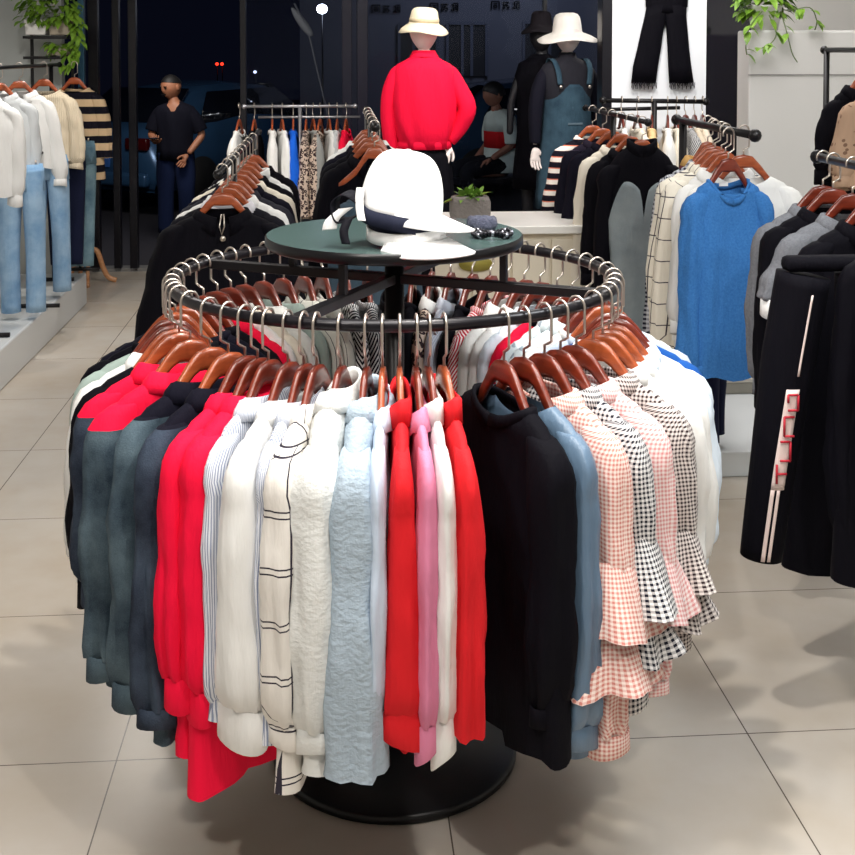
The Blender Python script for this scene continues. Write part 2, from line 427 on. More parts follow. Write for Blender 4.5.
m = MB(); m.tube([(.35, 0, 0), (.3, 0, 1.2), (.1, 0, p.z), (-.05, 0, p.z + .3)], .012, 6); m.build('pole', plain('flag_pole', (90, 90, 96), .5), t)
m = MB(); rr = []
for i in range(9):
    q = i / 8; x = lerp(.13, -.07, q); z = p.z - .05 + .3 * q; hw = .055 * sin(pi * (.12 + .85 * q)) ** .6
    rr.append([(x - hw, 0, z), (x, -.012, z), (x + hw, 0, z)])
m.grid(rr, False); m.build('flag', plain('flag_grey', (120, 120, 122), .8), t, solid=.004)

# ------------------------------------------------------------------ garments
def hook_pts(jog=1):
    pts = [(0, 0, -.012), (0, 0, .018), (.012 * jog, 0, .024), (.021 * jog, 0, .030), (.021 * jog, 0, .05), (.021 * jog, 0, .085)]
    for a in range(20, 205, 20): pts.append((.021 * jog * cos(radians(a)), 0, .085 + .023 * sin(radians(a))))
    return pts
def hanger_mesh(res=14):
    rows = []
    for i in range(-res, res + 1):
        q = i / res; u = q * .196; au = abs(q)
        zt = -.115 * au ** 1.2; hh = lerp(.05, .024, au ** .6) if au < .97 else .014
        zt = interp([(0, 0), (.16, -.006), (.26, -.024), (.52, -.088), (1, -.150)], au)
        th = .0068 if au < .98 else .004
        yb = .006 * au * au
        rows.append([(u, yb - th, zt - hh * .25), (u, yb - th * .7, zt), (u, yb + th * .7, zt), (u, yb + th, zt - hh * .25),
                     (u, yb + th, zt - hh * .75), (u, yb + th * .7, zt - hh), (u, yb - th * .7, zt - hh), (u, yb - th, zt - hh * .75)])
    m = MB(); m.grid(rows, True, None, True, True); return m
_h = hanger_mesh(); HM = {'a': _h.mesh('hanger_arms', WOOD_A), 'b': _h.mesh('hanger_arms', WOOD_B), 'c': _h.mesh('hanger_arms', WOOD_C)}
_h = hanger_mesh(6); HM2 = {k: _h.mesh('hanger_arms', v) for k, v in (('a', WOOD_A), ('b', WOOD_B), ('c', WOOD_C))}
_k = MB(); _k.tube(hook_pts(), .0031, 6); HOOK = _k.mesh('hook', STEEL)
def add_mesh(name, me, parent, loc=(0, 0, 0)):
    o = bpy.data.objects.new(name, me); C.objects.link(o); o.parent = parent; o.location = loc; return o
def hanger(label, loc, rz, tone='b', far=False, group='wooden hangers', sc=1):
    t = thing('clothes_hanger', label, 'hanger', loc, rz, group)
    b = add_mesh('shoulder_bar', (HM2 if far else HM)[tone], t); b.scale = (sc, 1, 1); add_mesh('hook', HOOK, t)
    return t

def garment(name, label, cat, loc, rz, P, group=None, parent=None):
    g = dict(L=.62, sw=.205, nw=.10, nz=-.080, sz=-.130, t=.034, bw=.2, ww=.19, hw=.2, A=.008, k=3.0, sl=.56, sa=.05, sb=.034, ea=.05, eb=.036,
             sx=.0, sy=0.0, cuff=.055, ca=.036, cb=.03, collar='shirt', drop=.035, fn=5, fa=.13, mat=None, cmat=None, smat=None, kmat=None,
             yoke=None, ymat=None, ruff=None, seed=0, lod=1, sides=(-1, 1), sleeve_from=.0, twist=0, button=None, placket=None, panel=None, wn=.012, sn=.22)
    g.update(P); rnd = random.Random(g['seed'] * 7 + 3)
    t = thing(name, label, cat, loc, rz, group) if parent is None else parent
    mat = g['mat']; NB = 40 if g['lod'] else 20; K = 20 if g['lod'] else 10
    L, sw, nw, tt = g['L'], g['sw'], g['nw'], g['t']
    ph = [rnd.uniform(0, 6.28) for _ in range(6)]
    zs = [(g['nz'], nw), (lerp(g['nz'], g['sz'], .5), lerp(nw, sw, .52)), (lerp(g['nz'], g['sz'], .85), lerp(nw, sw - .02, .88)), (g['sz'], sw - .022), (g['sz'] - .02, sw - .018)]
    for i in range(1, K + 1):
        q = i / K; z = g['sz'] - .02 - (L + g['sz'] + .02) * q
        wd = interp([(0, sw - .018), (.12, lerp(sw, g['bw'], .8)), (.35, g['bw']), (.65, g['ww']), (1, g['hw'])], q); zs.append((z, wd))
    rows, uvs = [], []
    tw = g['twist']
    for ri, (z, wd) in enumerate(zs):
        q = max(0, (g['sz'] - z) / (L + g['sz']))
        th = max(.0135, tt * ((.8, .84, .84, .82, .82)[ri] if ri < 5 else lerp(.82, lerp(1, g.get('ht', 1.15), q), min(1, q / .32))))
        r, u = [], []
        for j in range(NB + 1):
            a = 2 * pi * j / NB; c, s = cos(a), sin(a)
            x = wd * (abs(c) ** .75) * (1 if c >= 0 else -1); y = th * (abs(s) ** .8) * (1 if s >= 0 else -1)
            e = abs(s)
            fo = g['A'] * q ** .6
            y += fo * (sin(g['k'] * 2 * pi * x / .4 + ph[0] + q) + .5 * sin(g['k'] * 1.7 * 2 * pi * x / .4 + ph[1] + 2 * q)) * (.4 + .6 * e)
            zz = z
            if ri == 0: zz -= (g['drop'] * (1 if y < 0 else .35)) * max(0, 1 - (x / nw) ** 2)
            if ri == 1: zz -= (g['drop'] * .4 * (1 if y < 0 else .3)) * max(0, 1 - (x / nw) ** 2)
            zz += .008 * q * q * sin(7 * x / .2 + ph[2])
            if g.get('tail'): zz += g['tail'] * (x / wd) ** 2 * q ** 4
            y += tw * q + g['wn'] * min(1, q * 6 + .2) * (MN.noise(Vector((x * 9 + ph[3] * 9, 3 * (1 if s > 0 else 2), zz * 4 + ph[4]))) + .6 * MN.noise(Vector((x * 22 + zz * 12 + ph[3] * 9, 3 * (1 if s > 0 else 2), zz * 14))))
            r.append((x, y, zz)); u.append((x + (0 if s > 0 else 0.004), zz))
        rows.append(r[:-1]); uvs.append(u)
    cut = None
    if g['yoke']: cut = next(i for i, (z, _) in enumerate(zs) if z < -g['yoke'])
    if cut:
        m = MB(); m.grid(rows[:cut + 1], True, uvs[:cut + 1]); m.build('yoke', g['ymat'], t)
        m = MB(); m.grid(rows[cut:], True, uvs[cut:]); m.build('body', mat, t)
    else:
        m = MB(); m.grid(rows, True, uvs); m.build('body', mat, t)
    if g['panel']:           # a set-in front piece following the body
        pm, pz0, pz1, shape = g['panel']; m = MB(); pr, pu = [], []
        for i in range(0, 19):
            z = lerp(pz0, pz1, i / 18); hw_ = shape(i / 18); rr_, uu = [], []
            for j in range(13):
                x = lerp(hw_[0], hw_[1], j / 12)
                q = max(0, (g['sz'] - z) / (L + g['sz'])); rel = min(1, abs(x) / .2)
                y = -tt * lerp(1, 1.15, q) * (1 - rel ** 2.6) ** .4 - .006 + g['A'] * q ** .6 * (sin(g['k']*2*pi*x/.4 + ph[0] + q) + .5*sin(g['k']*1.7*2*pi*x/.4 + ph[1] + 2*q)) * .9
                rr_.append((x, y + tw * q, z)); uu.append((x, z))
            pr.append(rr_); pu.append(uu)
        m.grid(pr, False, pu); m.build('front_panel', pm, t, solid=.003)
    if g['placket']:
        m = MB(); rr_, uu = [], []
        for i in range(16):
            z = lerp(g['nz'] - g['drop'] - .01, -L + .01, i / 15); q = max(0, (g['sz'] - z) / (L + g['sz']))
            pr = []
            for x in (-.013, 0, .013):
                pr.append((x, -tt * lerp(.95, g.get('ht', 1.15), q) - .003 + tw * q + g['A'] * q ** .6 * (sin(g['k']*2*pi*x/.4 + ph[0] + q) + .5*sin(g['k']*1.7*2*pi*x/.4 + ph[1] + 2*q)), z))
            rr_.append(pr); uu.append([(x, pr[0][2]) for x in (-.013, 0, .013)])
        m.grid(rr_, False, uu); m.build('placket', g['placket'], t, solid=.003)
        for i in range(1, 7):
            pz = rr_[i * 2][1]; m = MB(); m.sphere((pz[0], pz[1] - .003, pz[2]), (.005, .003, .005), 8, 5); m.build('button', g['button'] or WHITEP, t)
    M = 18 if g['lod'] else 10; NS = 22 if g['lod'] else 12
    sl = g['sl']
    for sd in (g['sides'] if sl else ()):
        rows, uvs = [], []; sp = [rnd.uniform(0, 6.28) for _ in range(3)]
        dz = g['sz'] + .126; t_ = max(.0135, tt * .82); top = [(sw - .080, g['sz'] + .019, .016, t_ * .55), (sw - .057, g['sz'] + .008, .038, t_ * .84), (sw - .043, g['sz'] - .008, .050, t_ * .97), (sw - .030, g['sz'] - .034, .053, lerp(t_, g['sb'], .45)), (sw - .022, g['sz'] - .062, .052, lerp(t_, g['sb'], .8))]
        path = [(a, 0, b, c_, d_) for a, b, c_, d_ in top]
        end_z = -.112 - sl
        for i in range(1, M + 1):
            q = i / M; bow = sin(pi * q)
            ra = lerp(g['sa'], g['ea'], q); rb = lerp(g['sb'], g['eb'], q)
            if g['cuff'] and q > .9: f_ = (q - .9) / .1; ra = lerp(ra, g['ca'], f_ * f_); rb = lerp(rb, g['cb'], f_ * f_)
            path.append((sw - .02 + g['sx'] * q + .008 * bow, g['sy'] * q, lerp(g['sz'] - .065, end_z, q), ra, rb))
        for i, (x, y, z, ra, rb) in enumerate(path):
            q = max(0, (i - 4) / M); r, u = [], []
            for j in range(NS + 1):
                a = 2 * pi * j / NS
                am = g['fa'] * (.35 + q) * (1 if i > 2 else .3)
                f_ = 1 + am * sin(g['fn'] * a + sp[0] + 1.4 * q) + .5 * am * sin((g['fn'] + 3) * a + sp[1] - 2 * q) + .04 * sin(q * 11 + sp[2])
                f_ += g['sn'] * (MN.noise(Vector((cos(a) * 1.6 + sp[0] * 7, sin(a) * 1.6 + sd, z * 7))) + .5 * MN.noise(Vector((cos(a) * 3 + sp[0] * 7, sin(a) * 3 + sd + z * 9, z * 20)))) * min(1, i / 5)
                r.append((sd * (x + ra * cos(a) * f_), y + rb * sin(a) * f_, z)); u.append((a * (ra + rb) / 2, z))
            rows.append(r[:-1]); uvs.append(u)
        m = MB()
        scut = next((i for i, p_ in enumerate(path) if p_[2] < -g['sleeve_from']), 0) if g['sleeve_from'] else 0
        yc_ = next((i for i, p_ in enumerate(path) if p_[2] < -g['yoke']), 0) if g['yoke'] else 0
        m.grid(rows[yc_:], True, uvs[yc_:], not yc_); so = m.build('sleeve', g['smat'] or mat, t)
        if yc_:
            m = MB(); m.grid(rows[:yc_ + 1], True, uvs[:yc_ + 1], True); m.build('sleeve_top', g['ymat'], so)
        if g['ruff']:
            for (zr, ln, r0, r1) in g['ruff']:
                m = MB(); rr_, uu = [], []; pp = rnd.uniform(0, 6)
                cxx = sw - .02 + g['sx'] * (-.145 - zr) / sl; cyy = g['sy'] * (-.145 - zr) / sl
                for i in range(9):
                    q = i / 8; r, u = [], []
                    for j in range(37):
                        a = 2 * pi * j / 36; rad = lerp(r0, r1, q ** .9); am = .16 * q
                        f_ = 1 + am * sin(5 * a + pp) + am * .5 * sin(8 * a + pp * 2)
                        r.append((sd * (cxx + rad * 1.05 * cos(a) * f_), cyy + rad * sin(a) * f_, zr - ln * q + .012 * q * sin(3 * a + pp))); u.append((a * (r0 + r1) * .5, zr - ln * q))
                    rr_.append(r[:-1]); uu.append(u)
                m.grid(rr_, True, uu); m.build('ruffle', g['smat'] or mat, so)
        if g['cuff']:
            m = MB(); rr_, uu = [], []; cx_, cy_ = path[-1][0], path[-1][1]
            for q, e in ((0, 1.02), (.02, 1.1), (.5, 1.12), (.97, 1.14), (1, 1.08), (.9, .98), (.3, .95)):
                r, u = [], []
                for j in range(NS + 1):
                    a = 2 * pi * j / NS; f_ = e * (1 + .04 * sin(3 * a + sp[0]))
                    r.append((sd * (cx_ + g['ca'] * cos(a) * f_), cy_ + g['cb'] * sin(a) * f_, end_z + .004 - g['cuff'] * q * (1 + .22 * sin(a + sp[1])))); u.append((a * g['ca'], end_z - g['cuff'] * q))
                rr_.append(r[:-1]); uu.append(u)
            m.grid(rr_, True, uu); m.build('cuff', g['kmat'] or g['smat'] or mat, so)
    if g['collar']:
        cm = g['cmat'] or g['ymat'] or mat; m = MB(); rr_, uu = [], []
        if g['collar'] == 'shirt':
            prof = [(.84, -.012), (.84, .020), (.87, .025), (.94, .022), (1.08, .0), (1.17, -.02)]
        elif g['collar'] == 'crew': prof = [(.97, -.014), (.94, .002), (.96, .008), (1.04, .004), (1.08, -.016)]
        else: prof = [(.86, -.01), (.86, .038), (.9, .042), (1.0, .036), (1.04, -.012)]
        nC = 28
        closed = g['collar'] != 'shirt'
        for i in range(nC + 1):
            a = -pi / 2 + (.16 if not closed else 0) + (2 * pi - (.32 if not closed else 0)) * i / nC
            r, u = [], []; ex = (1 - sin(a)) / 2; pt = ex ** 8
            for k_, (f_, dz) in enumerate(prof):
                x = nw * f_ * (abs(cos(a)) ** .8) * (1 if cos(a) >= 0 else -1); y = (tt * .62 + (f_ - .8) * .05) * (abs(sin(a)) ** .8) * (1 if sin(a) >= 0 else -1)
                z = g['nz'] + dz - (g['drop'] * (1 if sin(a) < 0 else .35)) * max(0, 1 - (x / nw) ** 2)
                if k_ == len(prof) - 1 and not closed: z -= .028 * pt
                r.append((x, y, z)); u.append((a * nw, z))
            rr_.append(r); uu.append(u)
        m.grid(rr_, False, uu); m.build('collar', cm, t, solid=.002)
    return t
# cloth materials
HOT = cloth('hot_red', (238, 10, 58), .8); CORAL = cloth('coral_red', (214, 30, 38), .75); PINK = cloth('rose_pink', (214, 128, 160), .7)
DENIM = cloth('dark_denim', (30, 44, 58), .9, 'denim', (92, 110, 120), wr=.25); DENIM2 = cloth('navy_denim', (20, 26, 42), .9, 'denim', (66, 78, 94), wr=.3)
NAVYC = cloth('navy_knit', (10, 9, 24), .85, spec=.15); BLACK = cloth('black_cloth', (5, 4, 12), .8, spec=.12); WHITE = cloth('white_cotton', (228, 228, 226), .8)
WHITEB = cloth('white_crinkle', (222, 224, 222), .8, 'crinkle', wr=.25); CREAM = cloth('cream_cotton', (228, 220, 204), .85)
PALEBLUE = cloth('pale_blue_cotton', (196, 210, 228), .8); ICE = cloth('ice_blue', (222, 234, 246), .8)
STRB = cloth('blue_stripe', (222, 226, 234), .8, 'vstripe', (140, 150, 176), p=.006)
GRIDW = cloth('white_windowpane', (226, 222, 216), .8, 'window', (50, 46, 58), p=.085)
GRIDF = cloth('cream_windowpane', (232, 226, 212), .8, 'window1', (60, 54, 66), p=.075)
LTB = cloth('chambray_crinkle', (168, 184, 198), .85, 'crinkle', wr=.4)
SATIN = cloth('slate_satin', (92, 116, 140), .42, spec=.5)
GPINK = cloth('pink_gingham', (204, 130, 120), .85, 'gingham', (242, 224, 216), p=.0088)
GBLACK = cloth('black_gingham', (20, 22, 38), .85, 'gingham', (228, 226, 226), p=.0098)
GPINK2 = cloth('soft_pink_gingham', (218, 146, 146), .85, 'gingham', (242, 228, 226), p=.0088)
GBROWN = cloth('brown_gingham', (50, 36, 40), .85, 'gingham', (222, 214, 210), p=.0088)
ROYAL = cloth('royal_blue', (28, 84, 160), .8); SAGE = cloth('sage_grey', (150, 166, 160), .85)
LINEART = cloth('line_art', (214, 214, 206), .85, 'lineart', (40, 40, 60)); LEO = cloth('leopard', (206, 186, 170), .85, 'leopard', (52, 36, 40), p=.022)
CHEV = cloth('chevron', (18, 18, 30), .85, 'chevron', (220, 220, 220), p=.016); DIAG = cloth('diag', (18, 18, 34), .85, 'diag', (216, 216, 216), p=.014)
RSTR = cloth('red_white_diag', (190, 40, 60), .85, 'diag', (238, 226, 226), p=.012)
FLORAL = cloth('pale_floral', (220, 232, 236), .85, 'blots', (160, 176, 190), p=.04)
HOUND = cloth('hound', (22, 24, 44), .85, 'gingham', (200, 202, 210), p=.018)

# ------------------------------------------------------------------ the round rack
RH, RR = 1.20, .54
rk = thing('round_clothes_rack', 'black round garment rack with a ring rail and a small round table top', 'clothes rack', (0, 0, 0), 0)
m = MB(); m.tube([(RR*cos(a*pi/48), RR*sin(a*pi/48), RH) for a in range(96)], .0135, 12, True); m.build('ring_rail', plain('rail_black', (20, 18, 24), .3, .3), rk)
m = MB(); m.lathe([(.0, 0), (.30, 0), (.305, .004), (.305, .018), (.298, .024), (.06, .03), (0, .03)], n=64); m.build('base', BLACKM, rk)
m = MB(); m.tube([(0, 0, .02), (0, 0, 1.285)], .024, 20); m.build('column', BLACKM, rk)
ARM = atan2(-.21, .51)
for k in range(2):
    a = ARM + k * pi / 2; m = MB(); d = (cos(a), sin(a))
    m.box((0, 0, RH - .004 - .0), (RR * 2 - .02, .024, .024), a); m.build('cross_bar', BLACKM, rk, False, bevel=.003)
for k in range(4):
    a = ARM + k * pi / 2; m = MB(); m.box((.285*cos(a), .285*sin(a), 1.243), (.016, .016, .075), a); m.build('support_post', BLACKM, rk, False)
TOPM = plain('table_top_lacquer', (66, 86, 84), .24, .0, .5)
m = MB(); m.lathe([(0, 1.281), (.312, 1.281), (.318, 1.286), (.318, 1.304), (.314, 1.308)], n=72); m.cur = 1; m.lathe([(.314, 1.308), (0, 1.3085)], n=72); m.build('table_top', [plain('top_edge', (12, 12, 16), .3, .2), TOPM], rk)

RG = 'garments hanging around the round rack'
def Zb(y, d): return W(427, y, d).z
def hlabel(label):
    n = len(label.split())
    return ('wooden hanger holding up the ' if n <= 11 else 'wooden hanger of the ' if n == 12 else 'hanger of the ') + label
def rotz(a): return radians(a - 90)
def ring_item(a, name, label, cat, P, zb=None, tone='b', jaw=0, hl=None):
    r = radians(a); x, y = RR * sin(r), -RR * cos(r); z0 = RH - .085
    P = dict(P)
    if zb is not None:
        cf = P.get('cuff', .055) or 0; P['sl'] = z0 - .112 - zb - cf
    P.setdefault('seed', int(a * 3) + 400)
    if abs(a) < 32:
        for k_, f_ in (('ca', .5), ('ea', .72), ('sa', .85)): P[k_] = P.get(k_, dict(ca=.036, ea=.05, sa=.05)[k_]) * f_
    garment(name, label, cat, (x, y, z0), rotz(a + jaw), P, RG)
    hanger(hlabel(label), (x, y, z0), rotz(a + jaw), tone, abs(a) > 95, 'wooden hangers on the round rack', min(1, P.get('sw', .205) / .2))

S = dict
front = [
 (-80, 'jacket', 'sage grey jacket at the far left turn of the ring', 'jacket', S(mat=SAGE, L=.62, t=.03, collar=None), .5, 'b'),
 (-73, 'shirt', 'white shirt between sage grey and black jackets at the left', 'shirt', S(mat=WHITE, L=.6, t=.026), .52, 'b'),
 (-68.5, 'jacket', 'plain black jacket left of the red-yoked denim jackets', 'jacket', S(mat=BLACK, L=.66, t=.03, collar=None), .5, 'a'),
 (-64, 'denim_jacket', 'rear denim jacket with red yoke, left side of the ring', 'jacket', S(mat=DENIM2, L=.62, t=.03, yoke=.14, ymat=HOT, smat=DENIM2), .52, 'a'),
 (-56, 'denim_jacket', 'front denim jacket with red yoke and collar, outermost on the left', 'jacket', S(mat=DENIM, L=.69, t=.035, yoke=.14, ymat=HOT, smat=DENIM, sb=.042, eb=.05, ea=.056, cuff=.05, ca=.05, cb=.046), .41, 'a'),
 (-46.5, 'denim_jacket', 'denim jacket with black collar beside the red-yoked one', 'jacket', S(mat=DENIM, L=.68, t=.034, yoke=.115, ymat=NAVYC, smat=DENIM, sb=.04, eb=.046, cuff=.05, ca=.046, cb=.042), .40, 'a'),
 (-39.5, 'denim_jacket', 'denim jacket with black collar next to the hot red shirts', 'jacket', S(mat=DENIM, L=.72, t=.034, yoke=.115, ymat=NAVYC, smat=DENIM2, sb=.038, eb=.042, cuff=.05, ca=.046, cb=.04), .38, 'a'),
 (-34.2, 'shirt', 'hot red shirt with shorter sleeves beside the denim jackets', 'shirt', S(mat=HOT, L=.74, t=.034, sb=.034, eb=.03, ea=.05, cuff=.06, ca=.036, cb=.03), .45, 'b'),
 (-30.5, 'shirt', 'long hot red shirt with its hem hanging lowest on the left', 'shirt', S(mat=HOT, L=.79, t=.04, sb=.036, eb=.032, hw=.21, cuff=.06, ca=.036, cb=.03), .43, 'b'),
 (-27.5, 'blouse', 'pale blue striped blouse with frilled cuffs behind the white blouse', 'blouse', S(mat=STRB, L=.64, t=.022, sw=.19, sb=.024, eb=.026, cuff=.04, ca=.04, cb=.03), .43, 'b'),
 (-22.5, 'blouse', 'white blouse with full sleeve and wide plain cuff', 'blouse', S(mat=WHITE, L=.62, t=.03, sb=.036, eb=.058, ea=.06, cuff=.07, ca=.046, cb=.049, fn=9, fa=.12, sn=.12), .41, 'b'),
 (-18.6, 'shirt', 'thin light grey striped shirt tucked behind the white blouse', 'shirt', S(mat=STRB, L=.66, t=.024, sw=.185, sb=.02, eb=.02, cuff=.04, ca=.026, cb=.02), .45, 'b'),
 (-15.6, 'shirt', 'white shirt with dark windowpane lines and long tail', 'shirt', S(mat=GRIDW, L=.74, t=.034, sb=.04, eb=.042, ea=.045, cuff=.04, ca=.036, cb=.026), .42, 'b'),
 (-10.2, 'shirt', 'wrinkled white shirt with a wide spread collar', 'shirt', S(mat=WHITEB, nz=-.045, nw=.10, L=.70, t=.045, sb=.052, eb=.052, sa=.056, cuff=.05, ca=.04, cb=.038, fa=.14), .41, 'b'),
 (-4.6, 'shirt', 'crinkled light chambray shirt with a slanting pointed hem', 'shirt', S(mat=LTB, nz=-.06, cmat=LTB, L=.70, t=.04, sb=.046, eb=.062, ea=.06, sa=.055, cuff=0, fa=.13), .385, 'b'),
 (-1.0, 'shirt', 'narrow pale blue shirt left of the coral red blouse', 'shirt', S(mat=PALEBLUE, L=.62, t=.018, sb=.018, eb=.016, cuff=.04, ca=.03, cb=.014), .48, 'a'),
 (2.7, 'blouse', 'coral red blouse with a deep plain cuff at the centre', 'blouse', S(mat=CORAL, L=.64, t=.022, sb=.026, eb=.038, ea=.05, cuff=.066, ca=.042, cb=.037, fa=.06, collar='band'), .437, 'a'),
 (6.3, 'shirt', 'rose pink shirt hanging between coral red and white sleeves', 'shirt', S(mat=PINK, L=.62, t=.018, sb=.022, eb=.022, ea=.05, cuff=.07, ca=.04, cb=.02), .405, 'b'),
 (9.0, 'blouse', 'white blouse with a narrow twisted cuff between pink and coral', 'blouse', S(mat=WHITE, L=.6, t=.018, sb=.02, eb=.026, ea=.05, cuff=.09, ca=.034, cb=.022, collar='band'), .395, 'b'),
 (12.4, 'blouse', 'coral red blouse with loose open sleeve beside the black top', 'blouse', S(mat=CORAL, L=.62, t=.022, sb=.024, eb=.036, ea=.058, cuff=0, fa=.16, collar='band'), .455, 'a'),
 (26.5, 'sweater', 'large black top facing the camera right of centre', 'sweater', S(mat=BLACK, L=.71, t=.04, sb=.042, eb=.045, ea=.056, hw=.23, bw=.215, ww=.215, cuff=.05, ca=.05, cb=.042, collar='crew', nw=.105), .425, 'b'),
 (31.8, 'blouse', 'slate blue satin blouse behind the large black top', 'blouse', S(mat=SATIN, L=.72, t=.03, sb=.03, eb=.036, ea=.06, cuff=.06, ca=.056, cb=.04, collar=None, fa=.14), .36, 'b'),
 (37.8, 'blouse', 'nearest pink gingham blouse with two ruffle tiers on its sleeve', 'blouse', S(mat=GPINK, L=.66, t=.034, sb=.038, eb=.04, ea=.05, cuff=.05, ca=.046, cb=.038, ruff=[(-.37, .145, .050, .100), (-.49, .13, .048, .102)]), .335, 'b'),
 (43, 'blouse', 'navy and white gingham blouse with ruffled elbow', 'blouse', S(mat=GBLACK, L=.64, t=.032, sb=.04, eb=.034, ea=.046, cuff=.05, ca=.04, cb=.034, ruff=[(-.34, .15, .048, .108), (-.46, .12, .044, .095)]), .41, 'b'),
 (49, 'blouse', 'second pink gingham blouse with ruffled sleeve and straight cuff', 'blouse', S(mat=GPINK2, L=.62, t=.032, sb=.04, eb=.034, ea=.046, cuff=.05, ca=.04, cb=.034, ruff=[(-.40, .13, .048, .092)]), .40, 'b'),
 (57, 'blouse', 'brown and white gingham blouse, rightmost of the gingham ones', 'blouse', S(mat=GBROWN, L=.60, t=.034, sb=.044, eb=.036, ea=.046, cuff=.05, ca=.042, cb=.036, ruff=[(-.38, .13, .048, .092), (-.47, .11, .044, .085)]), .455, 'a'),
 (63, 'shirt', 'plain white shirt behind the brown gingham blouse', 'shirt', S(mat=WHITE, L=.6, t=.03, cuff=.05), .52, 'a'),
 (68.5, 'shirt', 'white shirt at the right turn before the ice blue one', 'shirt', S(mat=WHITE, L=.6, t=.03), .55, 'a'),
 (74, 'shirt', 'ice blue shirt at the right turn of the ring', 'shirt', S(mat=ICE, L=.6, t=.03), .55, 'a'),
 (81, 'shirt', 'pale blue shirt before the royal blue one at the ring right', 'shirt', S(mat=ICE, L=.6, t=.03), .56, 'b'),
 (88, 'shirt', 'royal blue shirt showing only its shoulder behind pale ones', 'shirt', S(mat=ROYAL, L=.6, t=.03, collar=None), .56, 'b'),
]
for a, nm, lb, cat, P, zb, tone in front: ring_item(a, nm, lb, cat, P, zb, tone)
back = [
 (-88, BLACK, 'black cardigan at the rear left end of the ring', 'cardigan'), (-96, NAVYC, 'navy knit behind the black cardigan on the ring', 'sweater'),
 (-103, NAVYC, 'dark navy top among bare hooks at the ring left', 'top'), (-110, BLACK, 'black top deep inside the ring left side', 'top'),
 (-117, HOT, 'hot red shirt seen inside the left of the ring', 'shirt'), (-123, WHITE, 'bright white shirt inside the left of the ring', 'shirt'),
 (-129, CREAM, 'cream shirt inside the ring behind the front rail', 'shirt'), (-136, WHITEB, 'pale grey-white shirt with rounded shoulder inside the ring', 'shirt'),
 (-143, SAGE, 'pale sage shirt inside the ring left of the drawn-line shirt', 'shirt'), (-150, LINEART, 'white shirt drawn with thin dark lines inside the ring', 'shirt'),
 (-156, LINEART, 'off-white line patterned shirt nearer the centre column', 'shirt'), (-163, CHEV, 'black and white chevron top left of the centre column', 'top'),
 (-170, DIAG, 'black top with fine white slanting stripes by the column', 'top'), (-177, BLACK, 'black top directly behind the centre column', 'top'),
 (176, BLACK, 'second black top directly behind the centre column', 'top'), (170, LEO, 'spotted blouse with white collar right of the column', 'blouse'),
 (164, STRB, 'grey striped blouse with pale collar right of the column', 'blouse'), (157, BLACK, 'black jacket with metal eyelets inside the ring', 'jacket'),
 (151, RSTR, 'red and white slant striped top inside the ring', 'top'), (145, WHITE, 'white blouse right of the red striped top inside the ring', 'blouse'),
 (139, WHITE, 'white shirt with dark collar line inside the ring right', 'shirt'), (133, ICE, 'ice white blouse beneath the right rail arc', 'blouse'),
 (126, HOT, 'hot pink top with black edge inside the ring right', 'top'), (119, FLORAL, 'pale floral blouse inside the ring right', 'blouse'),
 (112, FLORAL, 'pale blue floral blouse farther right inside the ring', 'blouse'), (105, WHITE, 'white top hidden below the rear right hooks', 'top'), (97, PALEBLUE, 'pale blue top below the rear right hooks', 'top')]
for i, (a, mt, lb, cat) in enumerate(back):
    P = S(mat=mt, L=.6, t=.024, sb=.026, eb=.026, cuff=.04, ca=.03, cb=.024, lod=0, collar='shirt' if cat in ('shirt', 'blouse') else 'crew')
    if mt is LEO: P['cmat'] = WHITE
    if lb.startswith('hot pink'): P['cmat'] = BLACK
    ring_item(a, cat, lb, cat, P, .5, 'b' if abs(a) > 100 else 'a')
    if 'eyelets' in lb:
        r = radians(a); par = C.objects['jacket'] if False else [o for o in C.objects if o.get('label') == lb][0]
        m = MB()
        for s in (-1, 1):
            for j in range(9):
                for q in (0, 1):
                    c0 = (-.198 + q*.05 , s*.031, -.13 - j*.035 + q*.01)
                    m.tube([(c0[0] + .008*cos(t*pi/5), c0[1], c0[2] + .008*sin(t*pi/5)) for t in range(10)], .0022, 5, True)
        m.build('eyelets', STEEL, par)['kind'] = 'stuff'

